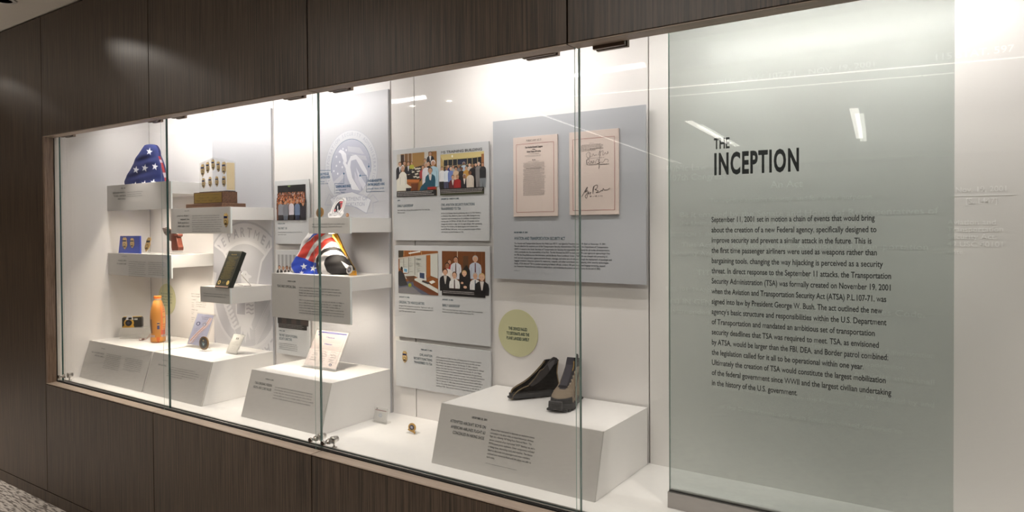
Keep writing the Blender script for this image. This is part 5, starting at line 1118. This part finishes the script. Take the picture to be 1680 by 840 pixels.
prof = [(r, h*fac) for r, h in prof]; n = 60; az = math.atan2(CAM[1]-bxy[1], CAM[0]-bxy[0]); m = M(); m.v = [(bxy[0]+r*math.cos(az+2*math.pi*k/n), bxy[1]+r*math.sin(az+2*math.pi*k/n), ZP+.0005+h) for r, h in prof for k in range(n)]
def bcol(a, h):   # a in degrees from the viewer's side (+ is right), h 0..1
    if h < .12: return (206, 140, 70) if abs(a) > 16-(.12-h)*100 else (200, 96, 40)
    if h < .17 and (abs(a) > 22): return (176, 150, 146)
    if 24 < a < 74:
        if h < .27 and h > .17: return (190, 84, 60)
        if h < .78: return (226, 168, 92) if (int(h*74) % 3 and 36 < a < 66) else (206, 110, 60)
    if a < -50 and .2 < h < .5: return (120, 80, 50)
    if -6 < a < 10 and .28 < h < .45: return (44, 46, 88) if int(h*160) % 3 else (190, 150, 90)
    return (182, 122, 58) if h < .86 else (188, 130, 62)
for i in range(len(prof)-1):
    for k in range(n):
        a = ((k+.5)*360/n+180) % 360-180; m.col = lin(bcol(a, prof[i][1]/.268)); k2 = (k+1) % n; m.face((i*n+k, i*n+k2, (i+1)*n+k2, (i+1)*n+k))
m.face(tuple(range(n))[::-1]); m.face(tuple((len(prof)-1)*n+k for k in range(n))); m.build('bottle_body', MATS['plastic'], t, True)
zb_ = ZP+.0005+prof[-1][1]
m = M(); m.lathe([(.0188, 0), (.0188, .008)], *bxy, cz=zb_, n=28, col=(228, 214, 196)); m.build('neck_ring', MATS['plastic'], t, True)
m = M(); m.lathe([(.0195, 0), (.0205, .001), (.0205, .0135), (.0195, .015)], *bxy, cz=zb_+.0082, n=28, col=(232, 122, 48)); m.build('cap', MATS['plastic'], t)
t = thing('coiled_wire', 'thin coiled wire lying between the camera and the bottle', 'wire', (-4.12, .43, ZP))
m = M(); z = ZP+.0025; p = [onZ(249, 546, ZP+.035), onZ(245, 550, ZP+.02), onZ(242, 555, z+.004), onZ(237, 557.5, z), onZ(232, 558, z), onZ(228.5, 558, z+.002), onZ(228, 556.5, z+.004), onZ(230.5, 555.5, z+.004)]
m.tube(p, .0013, 6, (150, 70, 66)); m.build('cord', MATS['plastic'], t, True)
m = M(); c0 = Vector(onZ(234, 557.5, z+.002)); m.tube([c0+Vector((.009*math.cos(k*.8), .004*math.sin(k*.8), .0035*math.sin(k*.8)+.004)) + Vector((k*.0004, 0, 0)) for k in range(30)], .0016, 6, (90, 50, 40)); m.build('coil', MATS['plastic'], t, True)

# medallion
pl = PY(.385); a, b = pl.px(334, 566.5); 
t = thing('medallion', 'round dark medallion with a bronze rim on a small clear stand', 'medallion', (a, .385, ZP))
rx = pl.px(341.5, 566.5)[0]-a; rz = pl.px(334, 555.5)[1]-b; b = ZP+.008+rz; f = lambda s, n=32: [(a+rx*.98*s*math.cos(2*math.pi*k/n)+.10*rz*s*math.sin(2*math.pi*k/n), b+rz*s*math.sin(2*math.pi*k/n)) for k in range(n)]
m = M(); m.prism(pl, f(1), -.006, 0, (118, 92, 62)); m.build('rim', MATS['brass'], t)
m = M(); m.prism(pl, f(.8), .0001, .0012, (38, 40, 44)); m.prism(pl, f(.86), .0, .0004, (150, 120, 80)); m.build('enamel_face', MATS['plastic'], t)
A = Art(pl, .0014); A.poly([(a-.3*rx, b+.2*rz), (a-.05*rx, b-.1*rz), (a, b+.3*rz), (a+.08*rx, b-.1*rz), (a+.35*rx, b+.1*rz), (a+.1*rx, b-.35*rz), (a-.1*rx, b-.4*rz)], (140, 170, 180)); A.ell(a, b+.4*rz, .15*rx, .12*rz, (170, 150, 110)); A.done('emblem', t)
m = M(); m.box(a-.03, a+.03, .375, .42, ZP+.0003, ZP+.0035); m.tube([(a-.02, .384, ZP+.004), (a-.02, .40, ZP+.03), (a-.02, .415, ZP+.004)], .002, 6); m.tube([(a+.02, .384, ZP+.004), (a+.02, .40, ZP+.03), (a+.02, .415, ZP+.004)], .002, 6); m.build('stand', CLEAR, t)

# ---------------------------------------------------------------- small seals on the upper and tall shelves and on the floor
def seal_pin(u, v, ru, rv, y, zb, label, rim, core, shear=.1, name='seal_pin', ribbon=True, ft=None):
    pl = PY(y); a, b = pl.px(u, v); rx = abs(pl.px(u+ru, v)[0]-a); rz = pl.px(u, v-rv)[1]-b
    t = thing(name, label, 'seal', (a, y, zb)); f = lambda s, n=28: [(a+rx*s*math.cos(2*math.pi*k/n)+shear*rz*s*math.sin(2*math.pi*k/n), b+rz*s*math.sin(2*math.pi*k/n)) for k in range(n)]
    m = M(); m.prism(pl, f(1), -.003, 0, rim)
    if ribbon: m.prism(pl, [(a-1.15*rx, b-.75*rz), (a-.5*rx, b-.95*rz), (a+.4*rx, b-1.15*rz), (a+.75*rx, b-1.45*rz), (a+.9*rx, b-1.0*rz), (a+.5*rx, b-.6*rz), (a-.9*rx, b-.45*rz)], -.002, .0008, rim)
    m.build('seal_body', MATS['brass'], t)
    m = M(); m.prism(pl, f(.62), .0001, .001, core); m.build('enamel_face', MATS['plastic'], t)
    A = Art(pl, .0012); A.poly([(a-.3*rx, b+.35*rz), (a-.05*rx, b+.2*rz), (a-.1*rx, b-.35*rz), (a-.25*rx, b-.1*rz)], (205, 205, 215)); A.poly([(a+.05*rx, b+.4*rz), (a+.3*rx, b+.1*rz), (a+.15*rx, b-.45*rz), (a, b)], (190, 190, 205)); A.done('emblem', t)
    m = M(); m.box(a-1.2*rx, a+1.2*rx, y-.008, y+.025, zb+.0003, zb+.004); m.box(a-.9*rx, a+.9*rx, y+.0035, y+.0055, zb+.004, b-.2*rz); m.build('stand', CLEAR, t); return t
seal_pin(675.7, 701.2, 6, 7, .40, ZB, 'tiny round gold seal on the case floor left of the boots plinth', (190, 148, 76), (34, 32, 56))
seal_pin(524.6, 348.5, 6, 8.2, .42, 1.6015, 'round bronze seal behind the glass door edge, left end of the upper seal shelf', (150, 116, 70), (116, 88, 66), .15, ribbon=False)
t = seal_pin(569.5, 352.8, 2.2, 3.0, .40, 1.6015, 'tiny tan pin right of the white seal cutout', (176, 120, 72), (196, 146, 92), 0, ribbon=False)
seal_pin(573, 442.5, 4.6, 7.2, .372, 1.3415, 'little clear eagle seal in front of the striped flag tip', (228, 224, 220), (96, 92, 98), .3, ribbon=False)
c7 = lambda x, y: (505+x/11.2, 315+y/11.2)
pl = PY(.43); ol = [(650, 90), (678, 98), (695, 130), (692, 180), (670, 260), (645, 335), (652, 375), (600, 440), (575, 462), (480, 452), (390, 465), (372, 430), (370, 380), (418, 345), (436, 290), (455, 240), (500, 180), (570, 120)]
t = thing('seal_cutout', 'white-bordered round eagle seal cutout leaning on the upper seal shelf', 'seal', (pl.px(*c7(500, 460))[0], .43, 1.6015))
m = M(); pts = [pl.px(*c7(*p)) for p in ol]; zz = min(p[1] for p in pts); off = 1.6018-zz; pts = [(p[0], p[1]+off) for p in pts]; m.prism(pl, pts[::-1], -.004, 0, (238, 236, 236)); pp = m.build('cutout_board', MATS['plastic'], t)
A = Art(pl); q = lambda x, y: (lambda r: (r[0], r[1]+off))(pl.px(*c7(x, y)))
def skel(cx, cy, rx, ry, n=28): return [q(cx+rx*math.cos(k*2*math.pi/n)-.42*ry*math.sin(k*2*math.pi/n), cy+ry*math.sin(k*2*math.pi/n)) for k in range(n)]
A.poly(skel(560, 265, 92, 160), (150, 150, 150)); A.poly(skel(560, 265, 84, 148), (226, 224, 224)); A.poly(skel(562, 262, 62, 112), (58, 58, 66))
A.poly([q(*p) for p in ((590, 160), (650, 150), (640, 190), (585, 195))], (196, 90, 96)); A.poly([q(*p) for p in ((600, 210), (640, 205), (620, 280), (600, 270))], (190, 96, 100)); A.poly([q(*p) for p in ((480, 310), (520, 300), (510, 340), (475, 345))], (196, 110, 112))
A.poly([q(*p) for p in ((545, 235), (560, 250), (555, 330), (590, 300), (600, 240), (575, 340), (540, 345))], (232, 230, 232)); A.poly([q(*p) for p in ((525, 240), (540, 235), (548, 330), (530, 320))], (24, 24, 28)); A.poly([q(*p) for p in ((575, 240), (605, 225), (595, 290), (565, 330))], (24, 24, 28))
A.poly([q(*p) for p in ((395, 385), (440, 380), (520, 350), (600, 370), (640, 375), (600, 425), (520, 400), (440, 425), (395, 430))], (206, 206, 208)); G(A, *c7(450, 395), *c7(585, 385), 1.4, (60, 60, 64)); A.line([q(395, 380), q(440, 420)], .0012, (80, 80, 84)); A.line([q(435, 385), q(400, 425)], .0012, (80, 80, 84)); A.line([q(575, 375), q(605, 410)], .0012, (80, 80, 84)); A.done('seal_print', pp)
m = M(); a0 = pl.px(*c7(380, 460))[0]; a1 = pl.px(*c7(600, 460))[0]; m.box(a0, a1, .4345, .47, 1.6018, 1.605); m.build('stand', CLEAR, t)

# ---------------------------------------------------------------- boots
def interp(x, T_):
    for (x0, y0), (x1, y1) in zip(T_, T_[1:]):
        if x <= x1: return y0+(y1-y0)*max(0, (x-x0))/(x1-x0)
    return T_[-1][1]
WMAX = [(0, .030), (.1, .033), (.3, .031), (.5, .037), (.68, .047), (.8, .047), (.9, .043), (1, .034)]
ZTOP = [(0, .17), (.30, .168), (.36, .150), (.48, .122), (.60, .098), (.72, .078), (.84, .066), (.93, .056), (.98, .046), (1.0, .030)]
def s1z(z):
    lo = 1.0
    for k in range(400):
        s = 1-k/400
        if interp(s, ZTOP) >= z: return s
    return .3
def ring(z, sgn0=0, sgn1=2*math.pi, n=56, inset=0):
    s0 = interp(z, [(0, .02), (.03, 0), (.06, .0), (.11, .035), (.14, .02), (.17, .0)])+inset*4; s1 = s1z(z)-inset*4; out = []
    for k in range(n+1 if sgn1 < 6 else n):
        t = sgn0+(sgn1-sgn0)*k/n; q = .5-.5*math.cos(t); s = s0+(s1-s0)*q
        w_ = interp(s, WMAX)*(1-.18*min(1, z/.09))*(max(0, 1-abs(2*q-1)**3.2))**.5-inset
        lat = max(0, w_)*(1 if t <= math.pi else -1); out.append((s, lat, z))
    return out
def boot_frame(toe, heel, L, hz=.9):
    toe, heel = Vector((*toe, ZP+.0004)), Vector((*heel, ZP+.0004)); d = (toe-heel).normalized(); nn = Vector((-d.y, d.x, 0))
    return lambda s, lat, z: toe-d*L*(1-s)+nn*lat+Vector((0, 0, z*hz))
def sole(F, parent, half=False, L=.26):
    m = M(); n = 60
    def outl(sc, z):
        P = []
        for k in range(n):
            t = 2*math.pi*k/n; q = .5-.5*math.cos(t); s = -.015+1.03*q; lat = interp(min(max(s, 0), 1), WMAX)*sc*(max(0, 1-abs(2*q-1)**3.4))**.5*(1 if t <= math.pi else -1)
            if half and lat > .004: lat = .004
            P.append(F(s, lat, z+(.010*max(0, (s-.8)/.2)**2)))
        return P
    rings = [outl(1.02, .006), outl(1.10, .009), outl(1.09, .018), outl(1.03, .026)]; m.col = lin((42, 42, 44))
    for r in rings: m.v += [tuple(p) for p in r]
    for i in range(3):
        for k in range(n): m.face((i*n+k, i*n+(k+1) % n, (i+1)*n+(k+1) % n, (i+1)*n+k))
    m.face(tuple(range(n))[::-1]); m.face(tuple(3*n+k for k in range(n)))
    o = m.build('sole', MATS['rubber'], parent)
    m = M()
    for k in range(11):
        s = .03+k*.092
        if .36 < s < .46: continue
        for sg in ((-1,) if half else (1, -1)):
            w_ = interp(s, WMAX)*(.97 if s > .2 else .8); b0 = F(s-.03, sg*w_*.4, 0+(.010*max(0, (s-.8)/.2)**2)); X = F(s+.032, sg*w_*.4, 0)-F(s-.03, sg*w_*.4, 0); Y = F(s, sg*w_, 0)-F(s, sg*w_*.4, 0); m.obox(b0, X, Y, (0, 0, .0065), (36, 36, 38))
    m.build('tread', MATS['rubber'], o)
    return o
# intact boot
F = boot_frame((-1.222, .345), (-1.262, .575), .232)
t = thing('hiking_boot', 'taupe suede hiking boot with a black rubber toe cap, nearest of the two', 'boot', tuple(F(.5, 0, 0)))
sole(F, t)
TAUPE = (126, 113, 98)
def bc(s, lat, z):
    a = abs(lat)
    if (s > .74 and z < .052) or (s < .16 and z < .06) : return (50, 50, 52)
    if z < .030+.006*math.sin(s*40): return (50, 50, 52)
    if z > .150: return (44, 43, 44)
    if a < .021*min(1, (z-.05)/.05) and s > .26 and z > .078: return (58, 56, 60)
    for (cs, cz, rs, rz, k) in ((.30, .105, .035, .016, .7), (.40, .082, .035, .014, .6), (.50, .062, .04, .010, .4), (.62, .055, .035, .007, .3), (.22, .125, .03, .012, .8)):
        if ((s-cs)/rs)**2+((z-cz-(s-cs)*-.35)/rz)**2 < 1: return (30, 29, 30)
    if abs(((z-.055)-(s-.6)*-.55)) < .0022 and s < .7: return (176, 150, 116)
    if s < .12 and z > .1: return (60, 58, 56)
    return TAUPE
m = M(); zs = [.020+.148*(k/70) for k in range(71)]; n = 150; R_ = [ring(z, n=n) for z in zs]
for r in R_: m.v += [tuple(F(*p)) for p in r]
for i in range(len(zs)-1):
    for k in range(n):
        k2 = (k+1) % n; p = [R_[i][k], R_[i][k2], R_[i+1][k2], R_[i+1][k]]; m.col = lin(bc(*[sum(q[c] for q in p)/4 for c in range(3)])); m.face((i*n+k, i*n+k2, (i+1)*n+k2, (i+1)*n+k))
o = len(m.v); base = (len(zs)-1)*n
for dz, ins in ((.004, .003), (0, .007), (-.05, .010)):
    m.v += [tuple(F(p[0], p[1]*(1-ins/.03), zs[-1]+dz)) for p in R_[-1]]
for i in range(3):
    a = base if i == 0 else o+(i-1)*n; b = o+i*n
    for k in range(n): m.col = lin((40, 39, 40)); m.face((a+k, a+(k+1) % n, b+(k+1) % n, b+k))
m.face(tuple(o+2*n+k for k in range(n)))
m.build('upper', MATS['suede'], t, True)
m = M(); m.obox(F(.985, -.026, .012), F(.985, .024, .012)-F(.985, -.026, .012), F(1.035, 0, 0)-F(.985, 0, 0), (0, 0, .030), (52, 52, 54))
for k in range(3): m.obox(F(1.03, -.017, .016+.009*k), F(1.03, .017, 0)-F(1.03, -.017, 0), F(1.045, 0, 0)-F(1.03, 0, 0), (0, 0, .004), (34, 34, 36))
m.build('toe_bumper', MATS['rubber'], t, bevel=.003)
m = M()
for k in range(6):
    s = .68-.062*k; z = interp(s, ZTOP)-.006
    for sg in (1,): c0 = F(s-.02, sg*(.019+.001*k), z-.002+.004); m.tube([c0-Vector((0, 0, .003)), c0+Vector((0, 0, .003)), c0+Vector((.001*sg, -.002, .005))], .002, 6, (150, 140, 120))
m.build('lace_hooks', MATS['brass'], t)
m = M()
pts = [(s, interp(s, ZTOP)+.006) for s in (.70, .6, .5, .42, .36)]+[(.34, .170), (.325, .185)]
for sg in (0,):
    V = []
    for s, z in pts: V += [F(s, -.016, z-.003), F(s, .016, z-.003), F(s, .013, z+.003), F(s, -.013, z+.003)]
    m.v = [tuple(v) for v in V]; m.col = lin((62, 60, 66))
    for i in range(len(pts)-1):
        for k in range(4): m.face((i*4+k, i*4+(k+1) % 4, (i+1)*4+(k+1) % 4, (i+1)*4+k))
    m.face((0, 1, 2, 3)); e_ = (len(pts)-1)*4; m.face((e_, e_+3, e_+2, e_+1))
tg = m.build('tongue', MATS['suede'], t, bevel=.002)
m = M(); m.tube([F(.36, .016, .175), F(.39, .018, .155), F(.43, .016, .138)], .0018, 6, (150, 120, 60)); m.build('lace_end', MATS['cloth'], t)
m = M(); m.tube([F(.04, 0, .165), F(-.01, 0, .185), F(-.03, 0, .178), F(-.01, 0, .15)], .004, 8, (40, 39, 40)); m.build('pull_loop', MATS['cloth'], t)
# cut-open boot
F = boot_frame((-1.452, .395), (-1.335, .565), .205, .84)
t = thing('hiking_boot', 'black boot cut open lengthwise with pale sliced edges, behind the taupe boot', 'boot', tuple(F(.5, 0, 0)))
sole(F, t, True)
m = M(); zs = [.012+.156*(k/26) for k in range(27)]; n = 44
# far half: the side away from the viewer
RO = [ring(z, 0, math.pi, n) for z in zs]; RI = [ring(z, 0, math.pi, n, .005) for z in zs]
sg = -1
for r in RO: m.v += [tuple(F(p[0], sg*p[1], p[2])) for p in r]
o = len(m.v)
for r in RI: m.v += [tuple(F(p[0], sg*p[1]+0, p[2])) for p in r]
W_ = n+1
for i in range(len(zs)-1):
    for k in range(n):
        m.col = lin((92, 80, 66)); m.face((i*W_+k, i*W_+k+1, (i+1)*W_+k+1, (i+1)*W_+k))
        m.col = lin((20, 19, 20)); m.face((o+i*W_+k, o+(i+1)*W_+k, o+(i+1)*W_+k+1, o+i*W_+k+1))
    for k in (0, n):
        m.col = lin((150, 128, 96)); m.face((i*W_+k, (i+1)*W_+k, o+(i+1)*W_+k, o+i*W_+k))
k0 = (len(zs)-1)*W_
for k in range(n): m.col = lin((50, 48, 48)); m.face((k0+k, k0+k+1, o+k0+k+1, o+k0+k))
m.build('upper', MATS['suede'], t, True)
pc = Pl(F(1, 0, 0), F(0, 0, 0)-F(1, 0, 0), (0, 0, 1)); c4 = lambda x, y: (lambda q: (q[0], max(q[1], .004)))(pc.px(820+x/7, 570+y/7))
m = M(); m.prism(pc, [c4(*p) for p in ((160, 600), (182, 610), (250, 618), (330, 628), (420, 618), (520, 590), (600, 560), (560, 612), (470, 640), (360, 652), (220, 640), (160, 625))], .0045, .006, (150, 130, 98))
m.build('midsole_edge', MATS['suede'], t)
m = M()
for k in range(7):
    x = 205+k*42; m.prism(pc, [c4(*p) for p in ((x, 632), (x+30, 634), (x+30, 650), (x, 648))], .0062, .0072, (40, 38, 38))
m.build('midsole_cells', MATS['rubber'], t)
m = M(); m.prism(pc, [c4(*p) for p in ((322, 428), (345, 405), (400, 350), (452, 268), (500, 240), (540, 190), (590, 128), (618, 108), (650, 118), (670, 142), (648, 178), (610, 205), (575, 262), (500, 350), (430, 410), (368, 446))], -.004, .006, (58, 55, 56)); m.build('tongue', MATS['suede'], t, bevel=.002)
m = M(); m.prism(pc, [c4(*p) for p in ((540, 195), (590, 150), (622, 140), (612, 190), (562, 262))], .006, .008, (92, 90, 92)); m.build('tongue_patch', MATS['suede'], t)
m = M()
edge = [(135, 600), (150, 550), (200, 500), (265, 462), (330, 436)]
m.tube([pc.at(*c4(*p), .003) for p in edge], .0022, 6, (112, 98, 76)); m.tube([pc.at(*c4(*p), .007) for p in ((330, 425), (400, 345), (455, 262), (500, 236))], .0014, 6, (112, 98, 76)); m.build('cut_edge', MATS['suede'], t)
